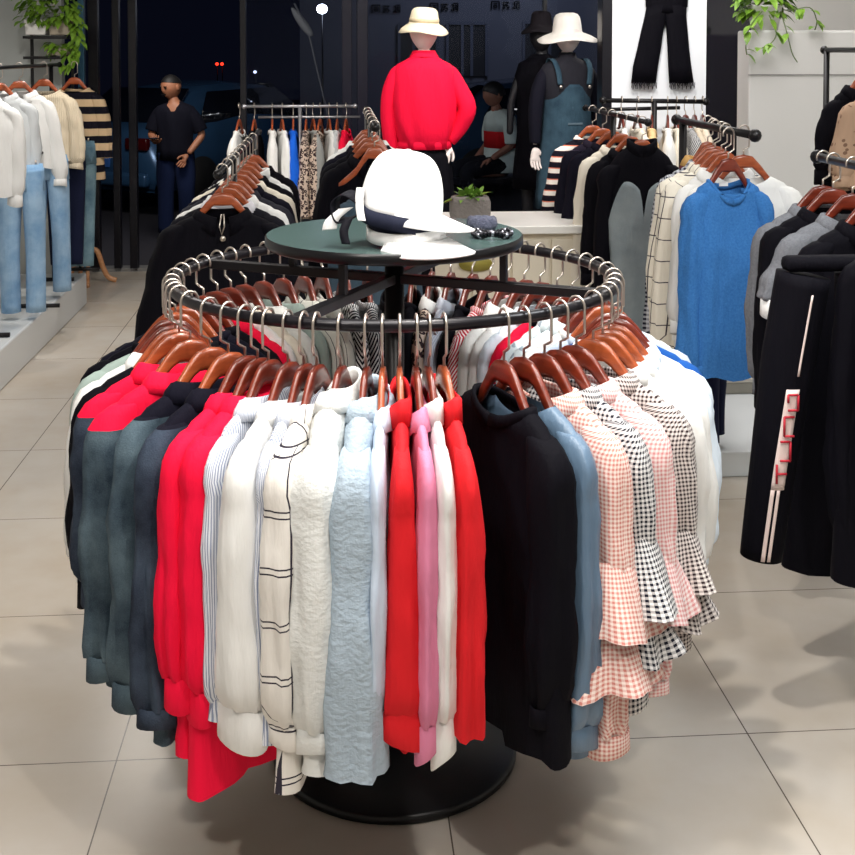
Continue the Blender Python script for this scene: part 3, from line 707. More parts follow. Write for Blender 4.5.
# ------------------------------------------------------------------ generic shapes
def limb(m, pts, radii, n=14):
    # smooth a polyline then tube it
    P = [Vector(p) for p in pts]; out, rad = [], []
    for i in range(len(P) - 1):
        a = P[max(0, i-1)]; b = P[i]; c = P[i+1]; d = P[min(len(P)-1, i+2)]
        for k in range(5):
            t = k / 5; t2, t3 = t*t, t*t*t
            out.append(.5 * ((2*b) + (-a + c)*t + (2*a - 5*b + 4*c - d)*t2 + (-a + 3*b - 3*c + d)*t3)); rad.append(lerp(radii[i], radii[i+1], t) if not isinstance(radii[i], tuple) else (lerp(radii[i][0], radii[i+1][0], t), lerp(radii[i][1], radii[i+1][1], t)))
    out.append(P[-1]); rad.append(radii[-1]); m.tube(out, rad, n); return m
def skin(name, verts, edges, rad, mat, parent, root=0, lv=2):
    me = bpy.data.meshes.new(name); me.from_pydata(verts, edges, []); me.materials.append(mat)
    o = bpy.data.objects.new(name, me); C.objects.link(o); o.parent = parent
    sk = o.modifiers.new('skin', 'SKIN'); sk.use_smooth_shade = True
    lay = me.skin_vertices[0] if len(me.skin_vertices) else None
    if lay is None:
        bpy.context.view_layer.objects.active = o
        bpy.ops.object.select_all(action='DESELECT'); o.select_set(True)
        try: bpy.ops.mesh.customdata_skin_add()
        except Exception: pass
        lay = me.skin_vertices[0]
    for i, r in enumerate(rad):
        lay.data[i].radius = r if isinstance(r, tuple) else (r, r); lay.data[i].use_root = (i == root)
    ss = o.modifiers.new('sub', 'SUBSURF'); ss.levels = lv; ss.render_levels = lv
    return o
def head_mesh(h=.23, smooth_face=False):
    m = MB(); rows = []; n, k = 28, 20
    for i in range(k + 1):
        th = pi * i / k; z = cos(th); r = []
        for j in range(n):
            a = 2*pi*j/n; x = sin(th)*cos(a); y = sin(th)*sin(a)      # face looks to -y
            wx, wy = .36, .44
            if z < 0: wx *= 1 - .34 * (-z) ** 1.3; wy *= 1 - .16 * (-z)
            X, Y, Z = x*wx, y*wy, z*.5
            if y < 0:
                f = max(0, -y) * max(0, 1 - (x/.5)**2)
                if z < -.25: Y -= .05 * f * min(1, (-z-.25)*3)                                     # chin
                Y -= .10 * max(0, 1 - abs(x)/.16) * max(0, 1 - abs(z + .08)/.17) * (1 if y < -.4 else 0) # nose
                Y += .035 * max(0, 1 - abs(abs(x) - .3)/.18) * max(0, 1 - abs(z - .06)/.12)          # eye sockets
                Y -= .018 * max(0, 1 - abs(x)/.22) * max(0, 1 - abs(z + .42)/.07) * f               # lips
            r.append((X*h, Y*h, Z*h))
        rows.append(r)
    m.grid(rows); return m
def hand(name, parent, wrist, d, side, mat, curl=.5, sc=1.0, palm=(0, 0, 1)):
    """five-fingered hand: wrist point, pointing direction d, palm normal"""
    d = Vector(d).normalized(); p = Vector(palm); p = (p - d * p.dot(d)).normalized(); s = d.cross(p).normalized() * side
    w = Vector(wrist); V, E, R = [], [], []
    V += [w, w + d*.045*sc, w + d*.085*sc]; R += [.02*sc, (.034*sc, .017*sc), (.036*sc, .015*sc)]; E += [(0,1),(1,2)]
    for k, (off, ln) in enumerate(((-.03, .062), (-.01, .072), (.01, .068), (.028, .052))):
        b = w + d*.09*sc + s*off*sc; a1 = b + (d*cos(curl*.6) + p*sin(curl*.6))*ln*.5*sc; a2 = a1 + (d*cos(curl*1.6) + p*sin(curl*1.6))*ln*.5*sc
        i = len(V); V += [b, a1, a2]; R += [.0095*sc, .0085*sc, .007*sc]; E += [(2, i), (i, i+1), (i+1, i+2)]
    i = len(V); t1 = w + d*.04*sc - s*.036*sc; t2 = t1 + (d*.8 - s*.5 + p*.3)*.035*sc; t3 = t2 + (d*.95 + p*.3)*.026*sc
    V += [t1, t2, t3]; R += [.012*sc, .0095*sc, .008*sc]; E += [(1, i), (i, i+1), (i+1, i+2)]
    return skin(name, V, E, R, mat, parent, 1, 1)

def rack_stand(label, pts, base_z, cat='clothes rack', posts=None, r=.012, mat=BLACKM, lower=None, name='clothes_rack'):
    """pts: rail points in world space; posts: list of fractions along the rail that carry posts"""
    t = thing(name, label, cat, (pts[0][0], pts[0][1], base_z)); o = Vector((pts[0][0], pts[0][1], base_z))
    P = [Vector(p) - o for p in pts]
    m = MB(); m.tube(P, r, 10)
    m.sphere(P[0], r * 1.6, 10, 6); m.sphere(P[-1], r * 1.6, 10, 6); m.build('rail', mat, t)
    if lower:
        m = MB(); m.tube([Vector(q) - o for q in lower], r * .8, 8); m.build('lower_rail', mat, t)
    d = (P[-1] - P[0]); e = Vector((-d.y, d.x, 0)).normalized()
    for f in (posts or (.1, .9)):
        q = P[0] + d * f
        m = MB(); m.tube([(q.x, q.y, 0.012), (q.x, q.y, q.z)], r * 1.1, 10); m.build('post', mat, t)
        m = MB(); m.tube([(q.x - e.x*.13, q.y - e.y*.13, .014), (q.x + e.x*.13, q.y + e.y*.13, .014)], .013, 8); m.build('foot', mat, t)
    return t
def RW(px, y, z): return (*RM(RP(px, y), y), z)
def hang(pos, rz, name, label, cat, P, group, tone='b', hg=None, lod=0, hanger_lod=True):
    """pos = rail centre where the hook sits"""
    P = dict(P); P.setdefault('lod', lod); P.setdefault('seed', int(abs(pos[0])*977 + abs(pos[1])*311))
    l = (pos[0], pos[1], pos[2] - .085)
    garment(name, label, cat, l, rz, P, group); hanger(hlabel(label), l, rz, tone, hanger_lod, hg or ('hangers of ' + group), min(1, P.get('sw', .205) / .2))

# ------------------------------------------------------------------ rack of black coats, left behind the ring
HI = plain('black_satin_trim', (200, 198, 204), .5)
xa = RP(222, 4.6); zr = 1.31
A0, A1 = (*RM(xa, 4.42), zr), (*RM(xa, 6.7), zr)
rack_stand('black rack of dark coats running back from behind the ring, left side', [A0, A1], 0, posts=(.3, .92))
ga = 'dark coats on the left rear rack'
spl = S(sx=.045, sb=.05, sa=.055)
la = [(4.58, 'black coat hanging front-on behind the left of the ring', S(mat=BLACK, L=.75, sw=.215, t=.06, bw=.24, ww=.25, hw=.27, sx=.09, sl=.6, sa=.065, sb=.055, ea=.06, cuff=0, collar='shirt', A=.02), 'a'),
      (4.80, 'black jacket with white piping behind the front-on coat', S(mat=cloth('pipe', (9, 8, 18), .8, 'vstripe', (9, 8, 20), p=.1), cmat=HI, L=.7, sw=.21, t=.04, sx=.06), 'a'),
      (4.98, 'white shirt squeezed between black coats on the left rear rack', S(mat=WHITE, L=.66, sw=.21, t=.03, sx=.04, lod=0), 'a'),
      (5.14, 'dark grey coat with rounded shoulder on the left rear rack', S(mat=cloth('dgrey', (40, 40, 48), .9), L=.7, sw=.215, t=.04, sx=.05), 'a'),
      (5.34, 'navy coat with cream edge on the left rear rack', S(mat=NAVYC, L=.7, sw=.21, t=.04, sx=.05), 'a'),
      (5.52, 'cream coat deep on the left rear rack', S(mat=CREAM, L=.7, sw=.215, t=.03, sx=.05), 'a'),
      (5.75, 'black coat at the middle of the left rear rack', S(mat=BLACK, L=.7, sw=.21, t=.04, sx=.05), 'a'),
      (5.95, 'ruffled white blouse near the far end of the left rear rack', S(mat=WHITE, L=.6, sw=.19, t=.03, collar='band'), 'a'),
      (6.25, 'black top at the far end of the left rear rack', S(mat=BLACK, L=.6, sw=.2, t=.04), 'a')]
for y, lb, P, tn in la: hang((*RM(xa, y), zr), ROOM + radians(random.uniform(-6, 6) + (8 if y < 4.6 else 0)), 'coat' if 'coat' in lb else 'jacket' if 'jacket' in lb else 'blouse' if 'blouse' in lb else 'shirt' if 'shirt' in lb else 'top', lb, 'coat' if 'coat' in lb else 'jacket' if 'jacket' in lb else 'blouse' if 'blouse' in lb else 'shirt' if 'shirt' in lb else 'top', P, ga, tn)
t = [o for o in C.objects if o.get('label') == la[0][1]][0]
m = MB(); m.tube([(-.004, -.052, -.075), (-.012, -.062, -.12), (-.004, -.064, -.15), (.006, -.064, -.12), (.004, -.052, -.075)], .003, 6); m.sphere((0, -.066, -.165), (.011, .006, .011), 10, 6); m.build('neck_chain', STEEL, t)

# ------------------------------------------------------------------ second face-out rack, behind the caps
xf = RP(374, 5.0); zr = 1.45
rack_stand('black rack rail pointing at the camera just left of the red jacket mannequin', [(*RM(xf, 4.85), zr), (*RM(xf, 6.3), zr)], 0, posts=(.5, .95))
gf = 'clothes on the rack behind the caps'
TEAL = cloth('teal_denim', (50, 66, 80), .9, 'denim', (72, 90, 104), wr=.4)
for y, nm, lb, P, tn in [(4.95, 'jacket', 'teal denim jacket low on the rack behind the white caps', S(mat=TEAL, L=.6, t=.05, sw=.15, nz=-.2, sz=-.24, nw=.07, sl=.45, sleeve_from=0), 'a'),
      (5.25, 'jacket', 'black jacket directly behind the teal denim jacket', S(mat=BLACK, L=.66, t=.04, sw=.2, sx=.05), 'a'),
      (5.5, 'top', 'plain black top in the middle of the rack behind the caps', S(mat=BLACK, L=.66, t=.04, sw=.2, sx=.04), 'a'),
      (5.75, 'coat', 'navy coat deep on the rack behind the caps', S(mat=NAVYC, L=.7, t=.04, sw=.205, sx=.04), 'a'),
      (6.05, 'shirt', 'white shirt at the far end of the rack behind the caps', S(mat=WHITE, L=.6, t=.03, sw=.19), 'a')]:
    hang((*RM(xf, y), zr), ROOM + radians(random.uniform(-9, 9)), nm, lb, nm, P, gf, tn)

# ------------------------------------------------------------------ steel rail by the shop window
ym = 8.3; za = W(300, 106, ym).z
rail_s = plain('rail_steel', (190, 190, 196), .3, .85)
p0, p1 = RW(244, ym, za), RW(355, ym, za)
rack_stand('two-bar steel rail by the dark window with leopard print and blue tops', [p0, p1], 0, posts=(.5,), r=.011, mat=rail_s,
           lower=[RW(258, ym + .3, za - .09), RW(360, ym + .3, za - .09)], name='steel_rail')
gm = 'tops on the steel rail by the window'
lm = [(239, 'blouse', 'ruffled white blouse at the left end of the steel rail', WHITE, .36), (254, 'top', 'short black top second on the steel rail', BLACK, .5),
      (272, 'shirt', 'white shirt left of its twin on the steel rail', WHITE, .6), (282, 'shirt', 'white shirt against the bright blue sweater on the steel rail', WHITE, .6),
      (293, 'sweater', 'bright blue sweater on the steel rail', cloth('bright_blue', (22, 96, 214), .8), .62), (306, 'top', 'left leopard print top on the steel rail', LEO, .62),
      (313, 'top', 'thin grey top between the two leopard ones', cloth('mid_grey', (150, 152, 150), .85), .5), (320, 'top', 'right leopard print top on the steel rail', LEO, .62),
      (329, 'blouse', 'long white blouse right of the leopard tops', WHITE, .68), (337, 'shirt', 'light grey shirt near the right end of the steel rail', cloth('light_grey', (196, 200, 202), .85), .56),
      (346, 'top', 'white and red top at the right end of the steel rail', WHITE, .5)]
for px, nm, lb, mt, L in lm:
    P = S(mat=mt, L=L, t=.028, sb=.036, eb=.04, sa=.045, cuff=0, sl=L * .86, collar='crew', A=.012)
    if 'red' in lb: P['smat'] = mt; P['yoke'] = .17; P['ymat'] = HOT
    hang(RW(px, ym, za), ROOM + pi/2 + radians(random.uniform(-12, 12)), nm, lb, nm, P, gm, 'a')

# ------------------------------------------------------------------ rack right of centre: black and grey dress in front
xb = RP(643, 5.55); zr = W(430, 123, 5.5).z
rack_stand('black rail pointing at the camera with a black and grey dress in front', [(*RM(xb, 5.45), zr), (*RM(xb, 6.85), zr)], .0, posts=(.5,))
gb = 'clothes behind the black and grey dress'
GREYJ = cloth('grey_denim', (116, 126, 132), .9, 'denim', (138, 148, 152), wr=.3)
STR3 = cloth('multi_stripe', (14, 12, 26), .85, 'hstripe3', (232, 226, 218), p=.062, rgb3=(214, 120, 96))
def bust(q):
    hw = .175 + .01 * q
    return (-hw, hw)
for y, nm, lb, P, tn in [(5.56, 'dress', 'black dress with grey strapless front panel, first on its rail', S(mat=BLACK, L=.92, t=.045, sw=.175, nw=.07, bw=.165, ww=.155, hw=.2, sl=.58, sx=.02, sb=.04, sa=.04, ea=.045, cuff=0, collar='band', nz=-.035, A=.014), 'a'),
      (5.78, 'jacket', 'black jacket edge directly behind the black and grey dress', S(mat=BLACK, L=.86, sw=.18, sx=.04, t=.03), 'a'),
      (5.98, 'blouse', 'long cream blouse seen as a strip beside the black and grey dress', S(mat=CREAM, L=.92, sw=.19, t=.04, sx=.045, sl=.78, cuff=0), 'a'),
      (6.18, 'coat', 'navy coat left of the cream strip on the dress rail', S(mat=NAVYC, L=.95, sw=.20, t=.045, sx=.04, sl=.7), 'a'),
      (6.40, 'sweater', 'navy sweater with gold shoulder patch on the dress rail', S(mat=NAVYC, L=.7, sw=.20, t=.04, sx=.05, yoke=.12, ymat=cloth('patch', (30, 24, 40), .85, 'blots', (214, 176, 96), p=.09)), 'a'),
      (6.66, 'sweater', 'coral, white and black striped sweater at the left of the dress rail', S(mat=STR3, L=.62, sw=.205, t=.05, sx=.075, sb=.05, sl=.52, cuff=0), 'a')]:
    hang((*RM(xb, y), zr), ROOM + radians({5.56: -6}.get(y, random.uniform(-4, 4))), nm, lb, nm, P, gb, tn)
# the grey bodice of the front dress: two rounded cups and a skirt
t = [o for o in C.objects if o.get('label', '').startswith('black dress with grey strapless')][0]
m = MB(); rows, us = [], []
for i in range(27):
    q = i / 26; r, u = [], []
    for j in range(33):
        x = lerp(-1, 1, j / 32); ax = abs(x)
        top = -.285 + .095 * sin(pi * min(1, ax / .95)) ** .6 * (1 if ax > .0 else 0) - (.075 if ax < .1 else 0) * (1 - ax / .1) - .12 * max(0, (ax - .55) / .45) ** 1.5
        z = lerp(top, -.915, q); hw = interp([(0, .165), (.3, .150), (.55, .15), (1, .205)], q)
        y = -(.062 + .012 * q) * (1 - ax ** 2.4) ** .5 - .012 - .02 * max(0, sin(pi * ax)) * max(0, 1 - q * 4) + .012 * q * sin(9 * x + 2 * q)
        r.append((x * hw, y, z)); u.append((x * hw, z))
    rows.append(r); us.append(u)
m.grid(rows, False, us); m.build('front_panel', GREYJ, t, solid=.004)

# ------------------------------------------------------------------ rack with the blue sweater
xc = RP(748, 4.2); zr = W(430, 137, 4.15).z
rack_stand('black rail with bunched hooks above the blue knit sweater', [(*RM(xc, 4.12), zr), (*RM(xc, 5.1), zr - .0)], 0, posts=(.9,), r=.015)
gc = 'clothes behind the blue knit sweater'
BLUEK = cloth('blue_knit', (34, 92, 160), .95, 'knit', (72, 132, 196), wr=.6)
for y, dx, nm, lb, P, tn, yaw in [
      (4.20, -.068, 'sweater', 'long blue knit sweater with stepped hem on the right rack', S(mat=BLUEK, lod=1, L=.74, sw=.148, nw=.075, drop=.07, t=.05, bw=.14, ww=.142, hw=.142, sl=.62, sa=.045, sb=.05, ea=.05, eb=.05, cuff=.04, ca=.045, cb=.045, sx=.0, collar='crew', A=.012, k=2), 'b', 8),
      (4.34, .035, 'shirt', 'white shirt with black lower half behind the blue sweater', S(mat=BLACK, yoke=.40, ymat=WHITE, smat=WHITE, L=.66, sw=.2, t=.035, sx=.05, sl=.5, collar=None), 'a', 0),
      (4.44, 0, 'blouse', 'white blouse with pink tint left of the blue sweater', S(mat=WHITE, L=.66, sw=.17, t=.03, sx=.0), 'a', 0),
      (4.55, .02, 'shirt', 'beige windowpane check shirt left of the blue sweater', S(mat=GRIDF, L=.78, sw=.205, t=.05, sx=.03, sl=.66, sb=.05), 'a', -8),
      (4.66, .03, 'shirt', 'white windowpane check shirt with open collar on the right rack', S(mat=GRIDF, L=.66, sw=.205, t=.045, sx=.025, sb=.05), 'a', -4),
      (4.78, .06, 'shirt', 'navy and white small check shirt edge left of the windowpane shirts', S(mat=HOUND, L=.8, sw=.205, t=.04, sx=.03, sl=.7), 'a', -4),
      (4.98, .10, 'blouse', 'brown blouse with round collar at the far end of the right rack', S(mat=cloth('brownish', (110, 60, 60), .8), cmat=cloth('tan', (196, 156, 96), .8), L=.5, sw=.14, t=.04), 'a', 0)]:
    q = RM(xc + dx, y); hang((*q, zr), ROOM + radians(yaw), nm, lb, nm, P, gc, tn)
t = [o for o in C.objects if o.get('label', '').startswith('long blue knit')][0]
m = MB(); m.box((0, .036, -.098), (.034, .003, .012)); m.build('neck_label', plain('label_white', (235, 235, 235), .6), t, False)
# trousers under it: one navy leg with a rolled plaid edge
p = W(708, 400, 4.95); t = thing('trousers', 'navy trousers hanging below the long blue knit sweater', 'trousers', (p.x, p.y, .0))
m = MB(); limb(m, [(0, 0, .86), (0.0, 0, .6), (0, 0, .3), (.0, 0, .14)], [(.07, .06), (.052, .05), (.045, .045), (.042, .05)], 16); m.build('leg', cloth('navy_trouser', (16, 22, 52), .85), t)
m = MB(); limb(m, [(.075, .03, .86), (.06, .05, .6), (.045, .06, .3), (.04, .06, .16)], [(.07, .06), (.05, .045), (.045, .04), (.04, .045)], 16); m.build('leg', cloth('navy_trouser', (16, 22, 52), .85), t)
m = MB(); m.box((.03, 0, .88), (.2, .09, .05)); m.build('waistband', cloth('navy_trouser', (16, 22, 52), .85), t, bevel=.02)
p = W(738, 385, 5.85); t = thing('storage_box', 'small plaid grey box behind the hem of the blue sweater', 'box', (p.x, p.y, .105), ROOM)
m = MB(); m.box((0, 0, .028), (.28, .16, .056)); m.build('box', cloth('box_plaid', (150, 146, 136), .7, 'plaid', (90, 90, 90), p=.06), t, False, bevel=.006)
m = MB(); m.box((0, 0, .066), (.29, .17, .02)); m.build('lid', plain('box_lid', (196, 190, 178), .7), t, False, bevel=.004)

# ------------------------------------------------------------------ black wall rail in front of the display panel
yd = 6.95; za = W(430, 101, yd).z
rack_stand('two-bar black rail with cream tops in front of the white panel', [RW(603, yd, za), RW(706, yd, za - .01)], 0, posts=(.5,), r=.014,
           lower=[RW(596, yd + .1, za - .06), RW(680, yd + .1, za - .05)])
gd = 'cream tops in front of the white panel'
m_tan = cloth('tan_cloth', (222, 190, 140), .85)
for px, nm, lb, mt in [(622, 'top', 'white top at the left of the cream row on the black rail', WHITE), (638, 'blouse', 'off-white blouse beside the black dress shoulder on the black rail', CREAM), (652, 'blouse', 'tan blouse on the black rail', m_tan),
        (668, 'shirt', 'off-white shirt right of the tan blouse', WHITE), (677, 'shirt', 'cream shirt third from the right on the black rail', CREAM), (686, 'top', 'black and white ladder striped top on the black rail', DIAG),
        (695, 'top', 'beige top last but one on the black rail', cloth('beige2', (214, 200, 178), .85)), (703, 'blouse', 'light beige blouse at the right end of the black rail', cloth('beige3', (226, 214, 196), .85))]:
    hang(RW(px, yd, za), ROOM + pi/2 + radians(random.uniform(-14, 14)), nm, lb, nm, S(mat=mt, L=.66, t=.03, sb=.042, eb=.05, cuff=0, sl=.55, collar='crew'), gd, 'b')

# ------------------------------------------------------------------ far right rail, close to the camera
xh = RP(898, 3.2); zr = 1.42
rack_stand('near black rail at the right edge carrying long black clothes', [(*RM(xh, 2.45), zr), (*RM(xh, 3.75), zr)], 0, posts=(.04, .42), r=.014)
gh = 'black clothes on the near right rail'
PLAIDG = cloth('grey_plaid', (62, 58, 64), .9, 'plaid', (118, 112, 112), p=.05); GREYK = cloth('grey_knit', (96, 98, 104), .95, 'knit', (130, 132, 138), wr=.5)
for y, nm, lb, P in [(2.72, 'coat', 'long black coat nearest the camera on the right rail', S(mat=BLACK, L=.84, t=.05, sw=.20, bw=.20, ww=.2, hw=.22, sl=.7)),
      (2.86, 'jacket', 'grey plaid jacket between black coats on the right rail', S(mat=PLAIDG, L=.62, t=.04, sw=.205, sl=.5)),
      (3.02, 'coat', 'long black coat behind the grey plaid jacket', S(mat=BLACK, L=.92, t=.05, sw=.21, bw=.22, ww=.23, hw=.24, sl=.72)),
      (3.34, 'dress', 'long black dress behind the striped track trousers', S(mat=BLACK, L=1.02, t=.05, sw=.2, bw=.22, ww=.24, hw=.26, sl=.55)),
      (3.48, 'sweater', 'marled grey sweater with white cuff on the right rail', S(mat=GREYK, L=.6, t=.05, sw=.21, sx=.05, sl=.2, cuff=.05, kmat=WHITE)),
      (3.62, 'coat', 'black coat behind the marled grey sweater', S(mat=BLACK, L=.9, t=.05, sw=.2, sl=.6)),
      (3.70, 'jacket', 'grey jacket at the far end of the right rail', S(mat=GREYK, L=.6, t=.05, sw=.2, sl=.5))]:
    hang((*RM(xh, y), zr), ROOM + radians(random.uniform(-5, 5)), nm, lb, nm, dict(P, lod=1), gh, 'b')
# striped track trousers clipped on the same rail
q = RM(xh - .205, 3.08); t = thing('track_trousers', 'black track trousers with white side band and red block letters', 'trousers', (q[0], q[1], 0), ROOM)
def leg_pts(x0, x1): return [(x0, 0, 1.17), (lerp(x0, x1, .35), 0, .95), (lerp(x0, x1, .7), 0, .68), (x1, 0, .42)]
LP = leg_pts(-.10, -.205)
m = MB(); limb(m, LP, [(.075, .07), (.07, .07), (.06, .06), (.05, .055)], 20); m.build('leg', BLACK, t)
m = MB(); limb(m, leg_pts(.06, .05), [(.08, .07), (.075, .06), (.06, .05), (.045, .04)], 20); m.build('leg', BLACK, t)
m = MB(); m.box((-.02, 0, 1.2), (.27, .06, .04)); m.build('waistband', BLACK, t, bevel=.015)
def leg_axis(z):
    return interp([(-1.17, -.10), (-.95, -.137), (-.68, -.1735), (-.42, -.205)], -z), interp([(-1.17, .07), (-.95, .07), (-.68, .06), (-.42, .055)], -z)
def band(name, z0, z1, off0, off1, mat, par, lift=.0):
    m = MB(); rr = []
    for i in range(13):
        z = lerp(z0, z1, i / 12); cx_, r_ = leg_axis(z); rr.append([(cx_ + o_ , -(r_ + .004 + lift) * sqrt(max(.05, 1 - (o_ / (r_ + .01)) ** 2)), z) for o_ in (lerp(off0, off1, k / 4) for k in range(5))])
    m.grid(rr, False); return m.build(name, mat, par, solid=.002)
WB = plain('band_white', (226, 206, 200), .7); RD = plain('letter_red', (176, 24, 44), .7)
band('side_band', .885, .62, -.022, .012, WB, t)
band('side_stripe', .62, .43, -.022, -.012, WB, t); band('side_stripe', .62, .43, -.006, .002, WB, t)
band('side_stripe', 1.13, .92, .0, .005, WB, t)
def letter(z, segs):
    m = MB(); cx_, r_ = leg_axis(z)
    for (a, b, c_, d_) in segs:    # unit cell: a across the band, b down the leg
        m.tube([(cx_ - .019 + a*.026, -(r_ + .010), z - b*.05), (cx_ - .019 + c_*.026, -(r_ + .010), z - d_*.05)], .0032, 6)
    m.build('letter', RD, t)
letter(.878, [(0,.1,1,.1),(1,.1,1,.9),(0,.9,1,.9),(0,.1,0,.5)]); letter(.815, [(0,0,1,.0),(0,.0,0,1),(0,1,1,1)]); letter(.75, [(0,0,1,0),(1,0,1,1),(0,1,1,1)]); letter(.69, [(0,.5,1,.5),(0,0,0,1)])
# high tan blouse and black garment on the right wall
xi = RP(884, 4.7); zi = W(430, 50, 4.6).z
rack_stand('high rail end at the right edge with a tan lace blouse', [(*RM(xi, 4.35), zi), (*RM(xi, 5.3), zi)], 0, posts=(.97,), r=.012)
for y, nm, lb, P in [(4.62, 'blouse', 'tan lace blouse hanging high at the right edge', S(mat=cloth('tan_lace', (176, 146, 122), .9, 'blots', (120, 92, 76), p=.03), L=.42, t=.04, sw=.19, sl=.3, sx=.03)),
      (4.85, 'dress', 'black dress behind the high tan lace blouse', S(mat=BLACK, L=.62, t=.04, sw=.17, sl=.3, sx=.03))]:
    hang((*RM(xi, y), zi), ROOM, nm, lb, nm, P, 'clothes high at the right edge', 'a')

# ------------------------------------------------------------------ white cabinet behind the ring and things on it
yc = 5.95; zc = W(500, 227, yc).z
cb = thing('cabinet', 'low white cabinet with panelled front behind the round rack', 'cabinet', (*RM(0, 0), 0), ROOM)
xl, xr = RP(425, yc), RP(600, yc); m = MB(); m.box(((xl+xr)/2, yc + .27, zc/2 - .01), (xr-xl-.04, .5, zc - .06)); m.build('body', plain('cabinet_cream', (226, 216, 196), .5), cb, False)
m = MB(); m.box(((xl+xr)/2, yc + .25, zc - .02), (xr-xl, .56, .04)); m.build('top_board', plain('cabinet_white', (240, 238, 232), .35), cb, False, bevel=.004)
for k in range(4):
    a = lerp(xl + .04, xr - .04, k/4); b = lerp(xl + .04, xr - .04, (k+1)/4) - .012
    m = MB(); m.box(((a+b)/2, yc + .012, zc/2), (b-a, .022, zc - .14)); d_ = m.build('door', plain('cabinet_cream', (226, 216, 196), .5), cb, False, bevel=.004)
    m = MB(); m.tube([(b - .03, yc - .012, zc*.62), (b - .03, yc - .012, zc*.5)], .005, 8); m.build('handle', STEEL, d_)
p = RP(476, yc); m = MB(); m.cur = 0
m.grid([[(p + .085*sin(2*pi*j/32)*(1 if abs(sin(2*pi*j/32)) > .9 else 1.05), yc - .006 - i*.008, zc - .19 + .036*cos(2*pi*j/32)) for j in range(32)] for i in (0, 1)], True, None, True, True)
m.build('door_plate', plain('olive_gold', (150, 138, 60), .5), cb, label='olive gold rounded plate')
def leaf(m, p, d, L, Wd, up=(0, 0, 1), droop=.3):
    d = Vector(d).normalized(); s = d.cross(Vector(up)).normalized(); u = s.cross(d); p = Vector(p); rows = []
    for i in range(5):
        q = i / 4; w_ = Wd * sin(pi * min(.98, q * .9 + .08)) ; c = p + d * L * q - Vector((0, 0, droop * L * q * q))
        rows.append([c - s*w_*.5 + u*w_*.12, c, c + s*w_*.5 + u*w_*.12])
    m.grid(rows, False)
LEAF = N('leaf_green'); LEAF.col(LEAF.mix(LEAF.noise(14), lin((46, 100, 34)), lin((140, 176, 70)))); LEAF.b.inputs['Roughness'].default_value = .45; LEAF = LEAF.m
LEAF2 = N('leaf_variegated'); LEAF2.col(LEAF2.mix(LEAF2.noise(20), lin((26, 84, 26)), lin((150, 190, 60)))); LEAF2.b.inputs['Roughness'].default_value = .4; LEAF2 = LEAF2.m
q = W(470, 213, 6.15); pl = thing('planter', 'rough grey stone planter with a small green plant on the cabinet', 'planter', (q.x, q.y, zc))
m = MB(); prof = [(-.115, -.055), (.115, -.055), (.115, .055), (-.115, .055)]
rows = []
for z, e in ((0, .9), (.04, 1), (.1, 1.0), (.125, .92), (.13, .8)):
    rows.append([(.105*e*(abs(cos(2*pi*j/28))**.5)*(1 if cos(2*pi*j/28) > 0 else -1), .07*e*(abs(sin(2*pi*j/28))**.5)*(1 if sin(2*pi*j/28) > 0 else -1), z) for j in range(28)])
m.grid(rows, True, None, True, True); m.build('pot', plain('rough_stone', (122, 116, 112), .9, bump=.8, bscale=60), pl)
m = MB(); rnd = random.Random(5)
for i in range(46):
    a = rnd.uniform(0, 6.28); e = rnd.uniform(.1, 1.2); leaf(m, (rnd.uniform(-.05, .05), rnd.uniform(-.03, .03), .12), (cos(a)*cos(e), sin(a)*cos(e), sin(e)), rnd.uniform(.06, .12), .026)
m.build('foliage', LEAF, pl)

# ------------------------------------------------------------------ caps and beads on the round table
TZ = 1.3085
def cap(label, loc, rot, crown_mat, brim_mat, h=.125, strap=None, lining=None, big=False):
    t = thing('cap', label, 'cap', loc, 0, 'caps stacked on the round table'); t.rotation_euler = rot
    m = MB(); rows = []
    for i in range(15):
        q = i / 14; z = h * sin(q * pi / 2) ** .95; rr = cos(q * pi / 2) ** .62; r = []
        for j in range(48):
            a = 2*pi*j/48; f = 1 - .012 * (abs(sin(3*a)) < .12) * (q < .95)
            r.append((.098*rr*cos(a)*f, .08*rr*sin(a)*f, z + .006*(1-q)*cos(2*a)))
        rows.append(r)
    m.grid(rows); m.build('crown', crown_mat, t, solid=.003)
    m = MB(); rows = []
    for i in range(9):
        q = i / 8; r = []
        for j in range(25):
            a = radians(lerp(-76, 76, j/24)); ext = (.088 if not big else .105) * q * max(0, 1 - (a / radians(76)) ** 2) ** .62
            x = .097*cos(a) + ext; y = .08*sin(a) * (1 + (.05 if not big else .28)*q)
            r.append((x, y, .004 - (y / .08) ** 2 * .008 * (0.2 + q) - .012*q + .004*(1-q)))
        rows.append(r)
    m.grid(rows, False); m.build('brim', brim_mat, t, solid=.0045)
    m = MB(); m.sphere((0, 0, h), (.009, .009, .005), 12, 6); m.build('button', crown_mat, t)
    if lining:
        m = MB(); rows = [[(.101*cos(2*pi*j/48), .083*sin(2*pi*j/48), z + .004*cos(4*pi*j/48)) for j in range(48)] for z in (-.002, .012, .028)]
        m.grid(rows); m.build('head_band', lining, t, solid=.002)
    return t
CAPW = cloth('cap_white', (240, 240, 240), .8); CAPN = cloth('cap_navy', (26, 30, 48), .8); CAPK = cloth('cap_black', (12, 12, 22), .7)
px_ = W(408, 240, 2.79); c0 = Vector((px_.x, px_.y, TZ))
low = cap('white visor cap with navy crown, lower of the two on the round table', (c0.x - .005, c0.y, TZ + .016), (radians(1), radians(2), radians(-48)), CAPN, CAPW, .105, lining=CAPW, big=True)
